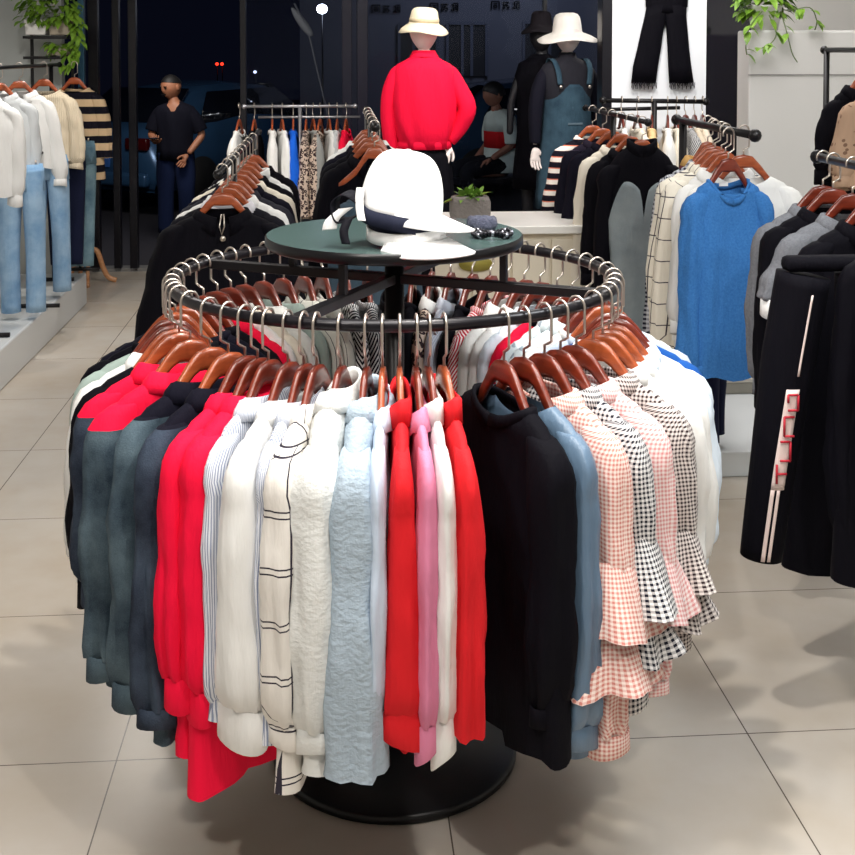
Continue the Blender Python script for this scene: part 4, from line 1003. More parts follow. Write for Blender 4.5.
top = cap('white cap with wide brim, upper of the two on the round table', (c0.x - .018, c0.y - .004, TZ + .075), (radians(-3), radians(7), radians(-24)), CAPW, CAPW, .145, lining=None)
def ribbon(m, pts, w_, ax):
    ax = Vector(ax).normalized(); rows = []
    P = [Vector(p) for p in pts]
    for i in range(len(P)-1):
        for k in range(5):
            t_ = k/5; a = P[max(0,i-1)]; b = P[i]; c = P[i+1]; d = P[min(len(P)-1,i+2)]
            p_ = .5*((2*b)+(c-a)*t_+(2*a-5*b+4*c-d)*t_*t_+(-a+3*b-3*c+d)*t_**3); rows.append([p_ - ax*w_/2, p_, p_ + ax*w_/2])
    rows.append([P[-1]-ax*w_/2, P[-1], P[-1]+ax*w_/2]); m.grid(rows, False)
m = MB(); ribbon(m, [(-.085, -.05, .0), (-.04, -.082, -.010), (.02, -.089, -.012), (.065, -.07, -.014), (.09, -.045, -.016)], .034, (0, .15, 1)); m.build('bow_band', CAPN, top, solid=.003)
m = MB(); ribbon(m, [(-.07, -.07, .02), (-.10, -.085, .035), (-.13, -.08, .01), (-.115, -.075, -.03), (-.08, -.075, -.02)], .035, (.1, .9, .3)); m.build('bow_loop', CAPK, top, solid=.003)
m = MB(); ribbon(m, [(-.075, -.07, .05), (-.07, -.08, .03), (-.06, -.088, .0), (-.05, -.092, -.02)], .018, (.9, .3, .1)); m.build('bow_tail', CAPW, top, solid=.003)
m = MB(); ribbon(m, [(-.10, -.08, -.0), (-.125, -.09, -.03), (-.13, -.09, -.055)], .034, (.9, .3, .25)); m.build('bow_tail', CAPW, top, solid=.003)
m = MB(); ribbon(m, [(-.085, -.09, -.02), (-.088, -.1, -.05), (-.078, -.1, -.078)], .02, (.9, .3, .1)); m.build('bow_tail', CAPK, top, solid=.003)
q = W(492, 230, 2.9); t = thing('bead_bracelet', 'glittering black beaded loop lying right of the caps', 'bracelet', (q.x, q.y, TZ + .007))
m = MB(); BD = plain('bead_black', (30, 30, 36), .15, .6); BS = plain('bead_silver', (150, 150, 160), .2, .8)
for i in range(64):
    a = 2*pi*i/32; rr = .036 + (.007 if i >= 32 else 0); m.cur = int(i % 4 == 0); m.sphere((rr*1.1*cos(a), rr*.8*sin(a), .004*sin(3*a) + (.006 if i >= 32 else 0)), .0055, 7, 5)
m.build('beads', [BD, BS], t)
q = W(482, 218, 3.0); t = thing('scrunchie', 'small grey glittery scrunchie behind the cap brims on the table', 'scrunchie', (q.x, q.y, TZ + .02))
m = MB(); m.tube([((.022 + .004*sin(9*a))*cos(a), (.02 + .004*sin(9*a))*sin(a), .004*sin(7*a)) for a in [2*pi*i/60 for i in range(60)]], .016, 10, True); m.build('band', plain('glitter_grey', (84, 88, 108), .4, .4, bump=.9, bscale=300), t)

# ------------------------------------------------------------------ mannequins
def hat(label_part, parent, z, mat, r=.135, h=.1, brim=.065, tilt=(0, 0), wob=.012, band=None):
    m = MB(); rows = []
    prof = [(0, h), (r*.36, h*.98), (r*.54, h*.91), (r*.64, h*.76), (r*.70, h*.4), (r*.73, .012), (r*.78, 0), (r*.9, -.008), (r + brim*.5, -.028), (r + brim, -.048)]
    for i, (rr, zz) in enumerate(prof):
        k = max(0, (i - 5) / 4); rows.append([(rr*.92*cos(2*pi*j/48), rr*1.08*sin(2*pi*j/48), zz + wob*k*sin(3*2*pi*j/48 + 1)) for j in range(48)])
    m.grid(rows); o = m.build('hat', mat, parent, solid=.003, label=label_part); o.rotation_euler = (tilt[0], tilt[1], 0); o.location = (0, 0, z)
    if band:
        m = MB(); m.lathe([(r*.735, .012), (r*.725, .035)], n=40, sx=.93, sy=1.09); m.build('hat_band', band, o, solid=.002)
    return o
# base frame of mannequin: x lateral, faces +y (away from the camera)
ymn = 7.1
q = RM(RP(424, ymn), ymn); mq = thing('mannequin', 'white mannequin in hot red jacket and cream bucket hat, seen from behind', 'mannequin', (*q, .28), ROOM)
hz = 1.70                                     # head top above its base
V = [(0,0,.92), (0,0,1.08), (0,0,1.25), (0,0,1.36), (0,.0,1.44), (0,0,1.50),
     (-.14,0,1.35), (-.19,.0,1.12), (-.19,-.0,.88),
     (.14,0,1.35), (.235,-.03,1.13), (.14,.02,.93), (-.09,0,.88), (-.095,0,.48), (-.09,0,.06), (.09,0,.88), (.095,0,.48), (.09,0,.06)]
E_ = [(0,1),(1,2),(2,3),(3,4),(4,5),(3,6),(6,7),(7,8),(3,9),(9,10),(10,11),(0,12),(12,13),(13,14),(0,15),(15,16),(16,17)]
Rr = [(.12,.10),(.10,.08),(.12,.09),(.08,.06),.045,.045,.04,.03,.026,.04,.03,.026,.075,.05,.032,.075,.05,.032]
def mann_body(parent, V, E_, Rr, mat=PLASTIC): return skin('body', V, E_, Rr, mat, parent, 0, 2)
mann_body(mq, V, E_, Rr)
hd = head_mesh(.235).build('head', PLASTIC, mq); hd.location = (0, .01, 1.585); hd.rotation_euler = (0, 0, pi)
hand('hand', mq, (-.19, .0, .87), (0, .1, -1), 1, PLASTIC, .4, 1, (0, 1, 0)); hand('hand', mq, (.145, .0, .925), (-.3, -.5, -.75), -1, PLASTIC, .6, 1, (0, 1, 0))
hat('cream bucket hat with thin band', mq, 1.63, cloth('hat_cream', (240, 228, 200), .85), .128, .10, .03, (radians(4), radians(3)), .008, cloth('hat_seam', (196, 180, 150), .85))
garment('jacket', None, None, None, 0, S(mat=HOT, nz=1.455-1.0, sz=1.39-1.0, L=-.06, sw=.195, nw=.075, t=.1, bw=.205, ww=.2, hw=.165, sl=0, collar=None, A=.012, wn=.02, drop=.0), parent=mq) if False else None
jk = MB(); rows = []
for z, wx, wy in [(1.46,.062,.06),(1.44,.085,.07),(1.42,.12,.085),(1.395,.175,.10),(1.36,.198,.11),(1.28,.205,.125),(1.18,.212,.13),(1.08,.205,.13),(1.0,.185,.125),(.955,.165,.115),(.945,.16,.11),(.90,.157,.108)]:
    rows.append([((wx*.9 + .006*sin(6*a + z*20)*(z < 1.35))*(abs(cos(a))**.75)*(1 if cos(a) >= 0 else -1), (wy + .008*sin(9*a + z*9)*(z < 1.35))*(abs(sin(a))**.85)*(1 if sin(a) >= 0 else -1), z) for a in [2*pi*j/44 for j in range(44)]])
jk.grid(rows); jo = jk.build('jacket', HOT, mq, solid=.004, label='hot red cropped jacket')
m = MB(); limb(m, [(-.10,0,1.37), (-.15,0,1.34), (-.19,0,1.24), (-.205,.0,1.12), (-.198,.0,.98), (-.19,0,.90)], [.03,.052,.056,.052,.048,.038], 18); m.build('sleeve', HOT, jo)
m = MB(); limb(m, [(.10,0,1.37), (.15,0,1.34), (.20,-.01,1.25), (.25,-.03,1.14), (.21,-.01,1.03), (.15,.0,.945)], [.03,.052,.058,.056,.05,.038], 18); m.build('sleeve', HOT, jo)
m = MB(); m.lathe([(.062, 1.44), (.06, 1.475), (.064, 1.478), (.078, 1.455), (.086, 1.44)], n=36, sx=1.0, sy=.95); m.build('collar', HOT, jo)
m = MB(); m.lathe([(.158, .90), (.163, .903), (.163, .935), (.158, .945)], n=40, sx=1, sy=.7); m.build('waistband', HOT, jo)
m = MB(); rows = []
for z, wx in [(.93,.12),(.85,.15),(.75,.165),(.55,.18),(.35,.19),(.3,.19)]: rows.append([((wx + .008*sin(8*a))*cos(a), (wx*.72 + .008*sin(7*a))*sin(a), z) for a in [2*pi*j/40 for j in range(40)]])
m.grid(rows); m.build('skirt', BLACK, mq, solid=.003, label='black skirt')
m = MB(); m.lathe([(0, -.04), (.17, -.04), (.17, -.03), (0, -.025)], n=32); m.build('base_plate', STEEL, mq); 

ym2 = 7.75; q = RM(RP(567, ym2), ym2); m2 = thing('mannequin', 'white mannequin in denim pinafore dress and white wide-brim hat', 'mannequin', (*q, .27), ROOM + radians(14))
V2 = [(x, y, z) for x, y, z in V]; V2[10] = (.215, 0, 1.12); V2[11] = (.21, .0, .88); V2[7] = (-.215, 0, 1.12); V2[8] = (-.225, 0, .88)
mann_body(m2, V2, E_, Rr)
hd = head_mesh(.235).build('head', PLASTIC, m2); hd.location = (0, -.01, 1.585)
hand('hand', m2, (-.225, .0, .87), (0, -.1, -1), 1, PLASTIC, .4, 1, (0, -1, 0)); hand('hand', m2, (.21, .0, .87), (0, -.1, -1), -1, PLASTIC, .4, 1, (0, -1, 0))
hat('white wide-brim sun hat', m2, 1.60, cloth('hat_white', (244, 240, 234), .85), .135, .13, .07, (radians(3), radians(-3)), .012)
TOPK = cloth('charcoal_mesh', (34, 34, 42), .8)
m = MB(); rows = []
for z, wx, wy in [(1.475,.05,.05),(1.44,.06,.055),(1.42,.11,.075),(1.395,.16,.09),(1.36,.185,.10),(1.25,.175,.115),(1.1,.14,.10),(1.0,.135,.10)]:
    rows.append([(wx*(abs(cos(a))**.8)*(1 if cos(a) >= 0 else -1), wy*sin(a), z) for a in [2*pi*j/40 for j in range(40)]])
m.grid(rows); tp = m.build('knit_top', TOPK, m2, solid=.003, label='charcoal long sleeved top')
for sd in (-1, 1):
    m = MB(); limb(m, [(sd*.10,0,1.37), (sd*.15,0,1.34), (sd*.195,0,1.24), (sd*.218,0,1.12), (sd*.222,0,.99), (sd*.222,0,.89)], [.03,.045,.05,.048,.042,.034], 16); m.build('sleeve', cloth('navy_sleeve', (14, 14, 28), .85), tp)
DNP = cloth('pinafore_denim', (36, 56, 72), .9, 'denim', (62, 88, 104), wr=.4)
m = MB(); rows = []
for z, wx, wy in [(1.27,.125,.115),(1.25,.15,.12),(1.15,.158,.122),(1.05,.162,.122),(.9,.175,.135),(.7,.195,.155),(.55,.205,.165),(.47,.21,.17)]:
    rows.append([((wx + .006*sin(8*a)*(z < 1))*cos(a), (wy + .006*sin(9*a)*(z < 1))*sin(a), z) for a in [2*pi*j/44 for j in range(44)]])
m.grid(rows); pf = m.build('pinafore', DNP, m2, solid=.004, label='dark blue denim pinafore dress')
for sd in (-1, 1):
    m = MB(); ribbon(m, [(sd*.10, -.118, 1.27), (sd*.112, -.108, 1.36), (sd*.118, -.05, 1.425), (sd*.112, .04, 1.42), (sd*.10, .11, 1.3)], .035, (1, 0, 0)); m.build('strap', DNP, pf, solid=.004)
    m = MB(); m.sphere((sd*.10, -.13, 1.255), (.012, .006, .012), 10, 6); m.build('buckle', STEEL, pf)
m = MB(); m.box((.0, -.128, 1.02), (.10, .008, .012)); m.build('seam', plain('denim_seam', (90, 110, 124), .8), pf, False)
m = MB(); m.lathe([(0, -.04), (.17, -.04), (.17, -.03), (0, -.025)], n=32); m.build('base_plate', STEEL, m2)
rstruct('plinth_display', RP(366, 6.8), RP(606, 6.8), 6.75, 9.0, 0, .228, plain('plinth_black', (14, 14, 20), .5))
# dark mannequin and hat built in place of a hat's reflection in the glass
q = RM(RP(541, 8.6), 8.6); m3 = thing('mannequin', 'dark stand-in mannequin for a black bucket hat reflected behind the denim one', 'mannequin', (*q, .27), ROOM)
DKP = plain('dark_plastic', (18, 18, 26), .5)
mann_body(m3, [(x, y, z) for x, y, z in V2], E_, Rr, DKP)
hd = head_mesh(.23).build('head', DKP, m3); hd.location = (0, 0, 1.585)
hat('black bucket hat standing in for a reflection', m3, 1.66, cloth('hat_black', (32, 28, 34), .85), .115, .11, .04, (radians(2), 0), .01)
m = MB(); rows = []
for z, wx, wy in [(1.46,.06,.055),(1.42,.11,.08),(1.395,.16,.095),(1.3,.19,.12),(1.1,.17,.12),(.9,.17,.13),(.6,.2,.15),(.5,.2,.15)]:
    rows.append([(wx*cos(a), wy*sin(a), z) for a in [2*pi*j/36 for j in range(36)]])
m.grid(rows); m.build('dress', BLACK, m3, solid=.004)
m = MB(); m.lathe([(0, -.04), (.17, -.04), (.17, -.03), (0, -.025)], n=32); m.build('base_plate', STEEL, m3)

# ------------------------------------------------------------------ black flared trousers on the white panel
yt = YP - .035
tr = thing('trousers', 'black flared trousers with frayed hems displayed on the white panel', 'trousers', (CX, CY, 0), ROOM)
def tp(px, py): return RP(px, yt), W(430, py, yt).z
def flat_leg(outline):
    m = MB(); rows = []
    for (l, r, y) in outline:
        xa_, z = tp(l, y); xb_, _ = tp(r, y); c, h_ = (xa_+xb_)/2, (xb_-xa_)/2
        rows.append([(c + h_*cos(a), yt - .0 + .028*sin(a)*(1 if sin(a) < 0 else .8) + .004*sin(9*c + 30*z + 3*a), z) for a in [2*pi*j/24 for j in range(24)]])
    m.grid(rows, True, None, True, True); return m
flat_leg([(646, 668, 4), (644, 666, 16), (641, 663, 30), (637, 661, 48), (633, 658, 66), (631, 656, 84)]).build('leg', BLACK, tr)
flat_leg([(662, 686, 4), (664, 686, 16), (666, 687, 30), (667, 689, 48), (668, 691, 66), (669, 694, 84)]).build('leg', BLACK, tr)
m = MB(); rows = []
for (l, r, y) in [(648, 684, -62), (646, 686, -50), (644, 688, -24), (645, 687, 6), (650, 680, 12)]:
    xa_, z = tp(l, y); xb_, _ = tp(r, y); c, h_ = (xa_+xb_)/2, (xb_-xa_)/2
    rows.append([(c + h_*cos(a), yt + .03*sin(a), z) for a in [2*pi*j/24 for j in range(24)]])
m.grid(rows, True, None, True, True); m.build('hips', BLACK, tr)
m = MB()
for (l, r) in ((631, 656), (669, 694)):
    for i in range(30):
        x_, z = tp(lerp(l, r, (i + .5)/30), 83); m.tube([(x_, yt - .015 + .012*sin(i*2.1), z), (x_ + .006*sin(i*5), yt - .012, z - .03 - .012*sin(i*3.7))], .0022, 4)
fr = m.build('frayed_hem', cloth('fray', (60, 58, 66), .9), tr); fr['kind'] = 'stuff'

# ------------------------------------------------------------------ hanging plant on the pillar block
q = RM(RP(764, YB + .1), YB + .1); pt = thing('potted_plant', 'trailing green pothos in a white pot on the grey pillar ledge', 'plant', (q[0], q[1], 1.865), ROOM)
m = MB(); m.lathe([(0, 0), (.07, 0), (.09, .12), (.098, .135), (.09, .135), (.08, .1), (0, .1)], n=28); m.build('pot', WHITEP, pt)
m = MB(); rnd = random.Random(11)
for i in range(150):
    a = rnd.uniform(0, 6.28); r_ = rnd.uniform(.02, .12); z = rnd.uniform(.08, .30)
    leaf(m, (r_*cos(a)*1.05, -abs(r_*sin(a))*.8 if rnd.random() < .75 else r_*.4, z), (cos(a), sin(a) - .5, rnd.uniform(-.4, .5)), rnd.uniform(.06, .11), rnd.uniform(.04, .06), droop=.5)
m.build('foliage', LEAF2, pt)
for k, pts in enumerate([[(-.05,-.1,.1),(-.13,-.14,.02),(-.15,-.14,-.08),(-.145,-.14,-.13)], [(-.02,-.12,.08),(.01,-.15,-.02),(-.03,-.145,-.08),(-.09,-.14,-.1)], [(.05,-.1,.1),(.07,-.14,-.01),(.10,-.14,-.12),(.13,-.14,-.17)], [(.1,-.08,.1),(.2,-.12,.12),(.24,-.12,.05),(.23,-.12,0)]]):
    m = MB(); limb(m, pts, [.003]*len(pts), 6); vn = m.build('vine', plain('vine_green', (92, 110, 60), .6), pt)
    m = MB()
    for i in range(7 if k != 2 else 2):
        j = i % (len(pts)-1); f = rnd.random(); a = Vector(pts[j]).lerp(Vector(pts[j+1]), f); leaf(m, a, (rnd.uniform(-1, 1), -.5, rnd.uniform(-.8, .2)), .055, .042, droop=.5)
    m.build('leaves', LEAF2, vn)

# ------------------------------------------------------------------ left wall display
xg = RP(40, 7.9)
rack_stand('upper black rail with sweaters above the white plinth at left', [(*RM(xg, 6.0), 1.66), (*RM(xg, 8.45), 1.66)], .215, posts=(.25, .9))
gg = 'sweaters on the upper left rail'
KN = cloth('cable_cream', (214, 200, 176), .95, 'rib', wr=.5); BS_ = cloth('beige_black_stripe', (16, 14, 26), .9, 'hstripe', (206, 178, 142), p=.10)
for y, dx, nm, lb, P, yaw in [(8.45, .10, 'sweater', 'beige and black striped sweater at the far end of the left rail', S(mat=BS_, lod=1, L=.66, sw=.19, t=.07, sx=.03, sb=.055, sa=.055, sl=.44, cuff=.0, collar='crew', A=.02), -6),
      (8.0, .0, 'sweater', 'chunky cream ribbed sweater in front of the striped one', S(mat=KN, lod=1, L=.5, sw=.19, t=.07, sx=.02, sb=.06, sa=.06, ea=.06, eb=.06, sl=.44, ca=.045, cb=.04, cuff=.04, collar='crew'), 6),
      (7.55, -.04, 'blouse', 'white blouse with frilled cuff left of the cream sweater', S(mat=WHITE, L=.5, sw=.19, t=.06, sx=.06, sb=.05, sl=.5, cuff=.05), 10),
      (7.1, -.04, 'sweater', 'light grey sweater left of the white blouse', S(mat=cloth('light_grey', (196, 200, 202), .85), L=.5, sw=.19, t=.06, sl=.46), 4),
      (6.6, 0, 'shirt', 'white shirt at the left edge of the picture', S(mat=WHITE, L=.55, sw=.19, t=.06, sl=.48), 0)]:
    hang((*RM(xg + dx, y), 1.66), ROOM + radians(yaw), nm, lb, nm, P, gg, 'a')
def jeans(label, px, d, ztop, zbot, mat, rz=0, spread=.03, w_=.075):
    q = W(px, 200, d); t = thing('jeans', label, 'jeans', (q.x, q.y, zbot), ROOM + rz, 'jeans over the left plinth'); H = ztop - zbot
    for sd in (-1, 1):
        m = MB(); limb(m, [(sd*.055, 0, H), (sd*(.065), .0, H*.8), (sd*(.06+spread*.5), .01*sd, H*.4), (sd*(.05+spread), 0, 0)], [(w_, .07), (w_, .065), (w_*.75, .055), (w_*.72, .055)], 18); m.build('leg', mat, t)
    m = MB(); rows = [[(.13*e*cos(a), .075*e*sin(a), z) for a in [2*pi*j/28 for j in range(28)]] for z, e in ((H - .12, 1.02), (H - .02, .96), (H + .03, .9))]; m.grid(rows); m.build('waist', mat, t, solid=.003)
    for sd in (-1, 1):
        m = MB(); m.tube([(sd*.08, 0, H + .025), (sd*.08, 0, H + .05)], .006, 6); m.build('clip', STEEL, t)
    return t
LBJ = cloth('light_blue_denim', (110, 150, 190), .9, 'denim', (160, 190, 216), wr=.4); TLJ = cloth('washed_teal_denim', (66, 96, 116), .9, 'denim', (122, 150, 160), wr=.5)
xj = RP(66, 8.0)
jeans('washed teal jeans with rolled hems above the wooden legs', 77, 8.1, 1.12, .31, TLJ, 0, .0, .06)
jeans('light blue wide jeans left of the washed teal pair', 48, 7.5, 1.08, .26, LBJ, 0, .03, .085)
jeans('light blue jeans at the left edge of the picture', 22, 6.9, 1.08, .26, LBJ, 0, .02)
rack_stand('lower black rail carrying jeans over the left plinth', [(*RM(RP(66, 8.2), 6.8), 1.135), (*RM(RP(66, 8.2), 8.65), 1.135)], .215, posts=(.3, .96), r=.009)
jeans('dark navy jeans showing between the two lighter pairs', 66, 8.0, 1.1, .34, cloth('dk_jean', (20, 26, 52), .9), 0, .0, .06)
# curved wooden legs of a dress form stand
q = W(88, 279, 9.1); ws = thing('dress_form_stand', 'pale bentwood tripod stand on the floor beyond the left plinth', 'stand', (q.x, q.y, 0))
for a in (10, 130, 195, 285):
    c, s_ = cos(radians(a)), sin(radians(a)); m = MB(); limb(m, [(c*.02, s_*.02, .25), (c*.07, s_*.07, .24), (c*.11, s_*.11, .12), (c*.15, s_*.15, .04), (c*.21, s_*.21, .014)], [(.014,.02)]*5, 10); m.build('leg', WOOD_C, ws)
m = MB(); m.tube([(0, 0, .2), (0, 0, 1.0)], .02, 12); m.build('pole', WOOD_C, ws)
m = MB(); limb(m, [(0,0,.98),(0,0,1.1),(0,0,1.3),(0,0,1.48)], [(.14,.1),(.11,.09),(.16,.1),(.06,.05)], 20); m.build('torso', cloth('form_black', (12, 12, 22), .9), ws)
# black shelf with plants
ysf = 8.9; xs0, xs1 = RP(24, ysf), RP(68, ysf)
sh = thing('wall_shelf', 'black wire shelf unit above the rail at the top left', 'shelf', (CX, CY, 0), ROOM)
zs1, zs2 = W(430, 36, ysf).z, W(430, 56, ysf).z
for z in (zs1, zs2):
    m = MB(); m.box(((xs0+xs1)/2, ysf + .1, z - .012), (xs1-xs0, .24, .02)); m.build('board', BLACKM, sh, False)
for x in (xs0 + .01, xs1 - .01):
    m = MB(); m.box((x, ysf + .2, (zs1+zs2)/2 - .3), (.02, .02, 1.2)); m.build('upright', BLACKM, sh, False)
for k, (px, z, lb) in enumerate(((60, zs1, 'trailing green plant in a beige trough on the upper black shelf'), (36, zs1, 'bushy green plant in a white pot at the far left of the upper shelf'), (57, zs2, 'small green plant on the lower black shelf'))):
    x = RP(px, ysf); q = RM(x, ysf + .06); t = thing('potted_plant', lb, 'plant', (q[0], q[1], z), ROOM); rnd = random.Random(20 + k)
    m = MB(); m.box((0, 0, .06 if k < 2 else .03), (.14, .12, .11 if k < 2 else .05), 0, 1.12); m.build('pot', plain('beige_pot' if k != 1 else 'white_paint', (176, 164, 146), .7), t, False, bevel=.006)
    m = MB()
    for i in range(110 if k < 2 else 40):
        a = rnd.uniform(0, 6.28); r_ = rnd.uniform(.01, .13 if k < 2 else .06); zz = rnd.uniform(.08, .34) if k < 2 else rnd.uniform(.04, .09)
        leaf(m, (r_*cos(a), -abs(r_*sin(a)) - .01, zz), (cos(a), sin(a) - .6, rnd.uniform(-.6, .6)), rnd.uniform(.05, .10), rnd.uniform(.03, .05), droop=.5)
    if k == 0:
        for i in range(60):
            f = rnd.random(); leaf(m, (.09 + .05*sin(f*4) + rnd.uniform(-.03, .03), -.10, .2 - .42*f), (rnd.uniform(-1, 1), -.6, rnd.uniform(-.9, .1)), .07, .045, droop=.5)
    m.build('foliage', LEAF2, t)

# ------------------------------------------------------------------ people outside
SKIN_ = plain('skin_tan', (168, 112, 84), .55); SKIN2 = plain('skin_brown', (140, 92, 74), .55); HAIR = plain('hair_black', (14, 12, 14), .6)
q = W(176, 215, 11.9); mn = thing('person', 'man in navy open-neck shirt and jeans looking down at a phone', 'person', (q.x, q.y, -.12), radians(-4)); Hh = W(168, 78, 11.9).z + .12
sc = Hh / 1.72
def sv(L): return [(x*sc, y*sc, z*sc) for x, y, z in L]
Vp = sv([(0,0,.93),(0,0,1.1),(0,-.01,1.28),(0,0,1.40),(-.01,-.01,1.47),(-.02,-.02,1.55),
   (-.165,-.0,1.36),(-.25,-.03,1.12),(-.13,-.26,1.06), (.165,0,1.36),(.29,.02,1.12),(.17,-.12,.93),
   (-.09,0,.90),(-.10,-.02,.50),(-.11,.0,.07),(-.115,-.13,.035),(.09,0,.90),(.13,-.06,.50),(.12,.0,.07),(.135,-.13,.035)])
Ep = [(0,1),(1,2),(2,3),(3,4),(4,5),(3,6),(6,7),(7,8),(3,9),(9,10),(10,11),(0,12),(12,13),(13,14),(14,15),(0,16),(16,17),(17,18),(18,19)]
Rp_ = [(.14,.10),(.13,.10),(.14,.10),(.085,.065),.05,.05,.05,.042,.03,.05,.042,.03,.085,.06,.042,.035,.085,.06,.042,.035]
skin('body', Vp, Ep, Rp_, SKIN_, mn, 0, 2)
hd = head_mesh(.245).build('head', SKIN_, mn); hd.location = (-.03*sc, -.03, 1.625*sc); hd.rotation_euler = (radians(14), 0, radians(-34))
m = MB(); rows = []
for i in range(9):
    th = lerp(0, 1.25, i/8); rows.append([(.093*sin(th)*cos(a), .112*sin(th)*sin(a) + .016, .126*cos(th) + (-.03*max(0, sin(a))*i/8 + .035*max(0, -sin(a))*(i/8)**2)) for a in [2*pi*j/28 for j in range(28)]])
m.grid(rows); m.build('hair', HAIR, hd)
for sd in (-1, 1):
    m = MB(); m.sphere((sd*.085, .01, -.005), (.012, .02, .032), 10, 8); m.build('ear', SKIN_, hd)
    m = MB(); m.sphere((sd*.034, -.098, .014), (.014, .008, .006), 8, 6); m.box((sd*.036, -.102, .032), (.034, .012, .006)); m.build('eye', plain('eye_dark', (20, 14, 12), .3), hd)
m = MB(); m.box((0, -.112, -.045), (.052, .014, .009)); m.box((0, -.110, -.062), (.03, .01, .004)); m.build('moustache', HAIR, hd, False)
hand('hand', mn, tuple(Vp[8]), (.2, -.9, .25), 1, SKIN_, .9, 1, (0, 0, 1)); hand('hand', mn, tuple(Vp[11]), (-.45, -.35, -.8), -1, SKIN_, .5, 1.1, (0, -1, 0))
NV = cloth('navy_shirt', (8, 9, 24), .85); JN = cloth('dark_jeans', (18, 30, 62), .9)
m = MB(); rows = []
for z, wx, wy in [(1.475,.066,.066),(1.46,.085,.085),(1.445,.13,.11),(1.42,.19,.12),(1.36,.235,.125),(1.25,.215,.135),(1.1,.19,.13),(.98,.19,.135),(.86,.2,.14)]:
    rows.append([((wx + .008*sin(7*a + 9*z))*cos(a)*sc, (wy + .008*sin(8*a + 7*z))*sin(a)*sc - (.0 if sin(a) > 0 else 0), (z - .11*max(0, (z - 1.38)/.09)*max(0, -sin(a))**6)*sc) for a in [2*pi*j/40 for j in range(40)]])
m.grid(rows); so = m.build('shirt', NV, mn, solid=.004, label='navy short sleeved shirt')
m = MB(); limb(m, sv([(-.09,0,1.36),(-.15,0,1.345),(-.205,-.01,1.26),(-.24,-.03,1.16)]), [.05,.078,.076,.07], 16); m.build('sleeve', NV, so)
m = MB(); limb(m, sv([(.09,0,1.36),(.15,0,1.345),(.22,.01,1.26),(.27,.02,1.16)]), [.05,.078,.076,.07], 16); m.build('sleeve', NV, so)
m = MB(); limb(m, sv([(-.08,0,.93),(-.095,-.01,.7),(-.10,-.02,.50),(-.11,0,.09)]), [(.105,.11),(.095,.1),(.075,.08),(.065,.075)], 18); m.build('trouser_leg', JN, mn)
m = MB(); limb(m, sv([(.08,0,.93),(.115,-.03,.7),(.13,-.06,.50),(.12,0,.09)]), [(.105,.11),(.095,.1),(.075,.08),(.065,.075)], 18); m.build('trouser_leg', JN, mn)
q8 = Vector(Vp[8]); t = thing('phone', 'dark phone held in the left-hand man\'s hand', 'phone', (0, 0, 0)); mw = Matrix.Translation(mn.location) @ Matrix.Rotation(radians(-4), 4, 'Z')
t.location = mw @ (q8 + Vector((.02, -.11, .05))); m = MB(); m.box((0, 0, 0), (.075, .14, .01)); m.build('case', plain('phone_black', (20, 20, 24), .2), t, False, bevel=.003)
m = MB(); m.box((0, 0, .006), (.066, .125, .002)); m.build('screen', plain('phone_screen', (60, 70, 90), .1), t, False)

q = W(500, 190, 11.6); m4 = thing('person', 'seated person in white t-shirt with a broad red chest band, seen in profile', 'person', (q.x, q.y, -.12), radians(-62))
hz = W(495, 165, 11.6).z + .12       # hip height
def hv(L): return [(x, y, hz + z) for x, y, z in L]
Vs = hv([(0,0,.0),(0,.0,.16),(0,-.01,.34),(0,-.02,.46),(0,-.04,.53),(0,-.06,.60),(-.18,-.01,.44),(-.21,.0,.20),(-.20,-.17,.03),(.18,-.01,.44),(.21,-.0,.20),(.17,-.2,.08),
    (-.09,-.05,-.03),(-.11,-.43,-.03),(-.11,-.42,-.42),(-.11,-.55,-.47),(.09,-.05,-.03),(.11,-.43,-.03),(.11,-.40,-.42),(.11,-.53,-.47)])
skin('body', Vs, Ep, Rp_, SKIN2, m4, 0, 2)
hd = head_mesh(.235).build('head', SKIN2, m4); hd.location = (0, -.08, hz + .68); hd.rotation_euler = (radians(10), 0, 0)
m = MB(); rows = []
for i in range(10):
    th = lerp(0, 1.75, i/9); rows.append([(.094*sin(th)*cos(a), .113*sin(th)*sin(a) + .014, .126*cos(th) + .07*max(0, -sin(a))*(i/9)**2) for a in [2*pi*j/28 for j in range(28)]])
m.grid(rows); m.build('hair', HAIR, hd)
for sd in (-1, 1):
    m = MB(); m.sphere((sd*.083, .01, -.005), (.012, .02, .032), 10, 8); m.build('ear', SKIN2, hd)
hand('hand', m4, Vs[8], (.1, -.8, -.5), 1, SKIN2, .5, 1, (0, 0, -1)); hand('hand', m4, Vs[11], (-.1, -.8, -.3), -1, SKIN2, .5, 1, (0, 0, -1))
TW = cloth('tee_white', (200, 210, 204), .85); TR = cloth('tee_red', (196, 30, 34), .85)
rws = []
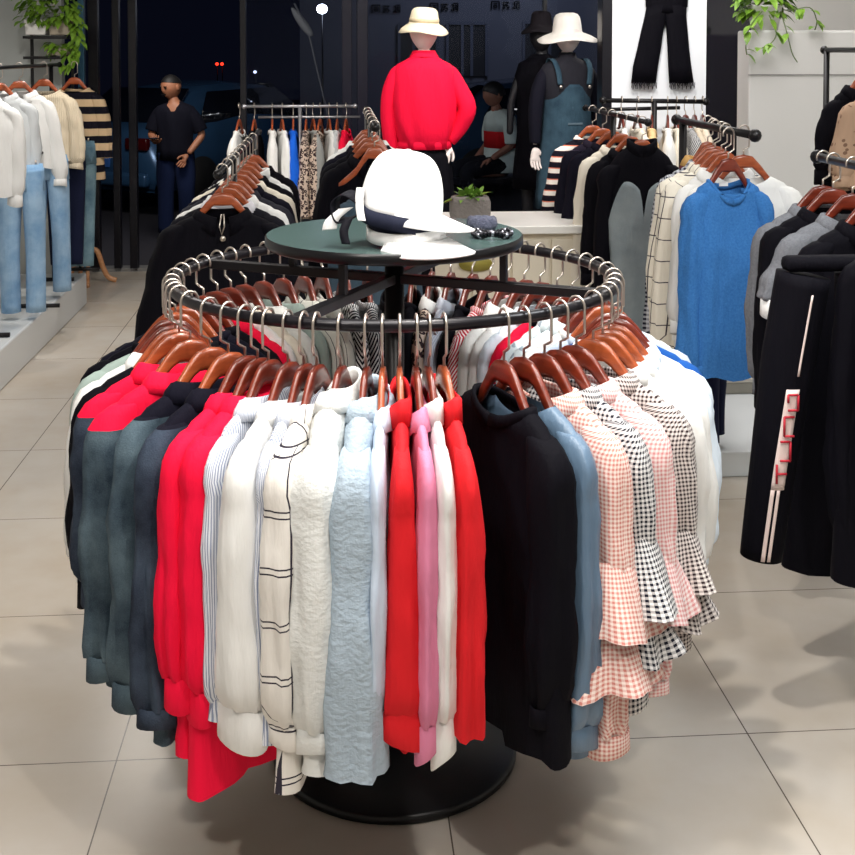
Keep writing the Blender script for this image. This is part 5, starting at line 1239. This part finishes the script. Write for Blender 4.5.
for z, wx, wy in [(.535,.066,.066),(.52,.09,.085),(.50,.15,.11),(.46,.20,.12),(.42,.215,.12),(.33,.2,.13),(.325,.2,.13),(.17,.185,.13),(.165,.185,.13),(.0,.19,.14),(-.06,.19,.145)]:
    rws.append([((wx + .006*sin(7*a + 9*z))*cos(a), (wy + .006*sin(8*a + 7*z))*sin(a) - .005, hz + z) for a in [2*pi*j/40 for j in range(40)]])
m = MB(); m.grid(rws[:6]); so = m.build('t_shirt', TW, m4, solid=.004, label='white t-shirt')
m = MB(); m.grid(rws[5:8]); m.build('chest_band', TR, so, solid=.0045, label='broad red band')
m = MB(); m.grid(rws[7:]); m.build('shirt_hem', TW, so, solid=.004)
for sd in (-1, 1):
    m = MB(); limb(m, hv([(sd*.15,-.01,.45),(sd*.2,-.005,.33),(sd*.212,.0,.22)]), [.065,.07,.066], 16); m.build('sleeve', TW, so)
    m = MB(); limb(m, hv([(sd*.08,.0,.0),(sd*.10,-.22,-.0),(sd*.11,-.42,-.04),(sd*.11,-.41,-.2),(sd*.11,-.41,-.40)]), [(.10,.10),(.09,.09),(.075,.075),(.065,.065),(.06,.06)], 16); m.build('trouser_leg', cloth('black_jeans', (12, 12, 20), .9), m4)
bz = hz - .12 - .12 + .0
bn = thing('bench', 'dark low bench under the seated person', 'bench', (q.x + .05, q.y, -.12), radians(20))
m = MB(); m.box((0, 0, hz - .13), (1.1, .42, .06)); m.build('seat', FRAMEM, bn, False, bevel=.01)
for sx_ in (-.5, .5):
    for sy_ in (-.17, .17):
        m = MB(); m.box((sx_, sy_, (hz - .16)/2), (.04, .04, hz - .16)); m.build('leg', FRAMEM, bn, False)

q = W(470, 96, 19); t = thing('sparkle_string', 'string of tiny glowing beads added for bright speckles beyond the red jacket', 'lights', (q.x, q.y, q.z), ROOM)  # glowing beads, wire and poles added to stand in for bright speckles
m = MB(); m.tube([(i*.055, 0, .05*sin(i*.9)) for i in range(18)], .004, 4); m.build('wire', BLACKM, t)
for i in range(18):
    m = MB(); m.sphere((i*.055, -.01, .05*sin(i*.9) + .09*((i*7 % 5)/5) ), .0095, 6, 4); m.build('bulb', emit('sparkle_bead', (255, 240, 215), 2.2), t)
m = MB(); m.tube([(-.02, .03, 0), (-.02, .03, -q.z - .12)], .015, 6); m.tube([(.96, .03, 0), (.96, .03, -q.z - .12)], .015, 6); m.build('poles', FRAMEM, t)
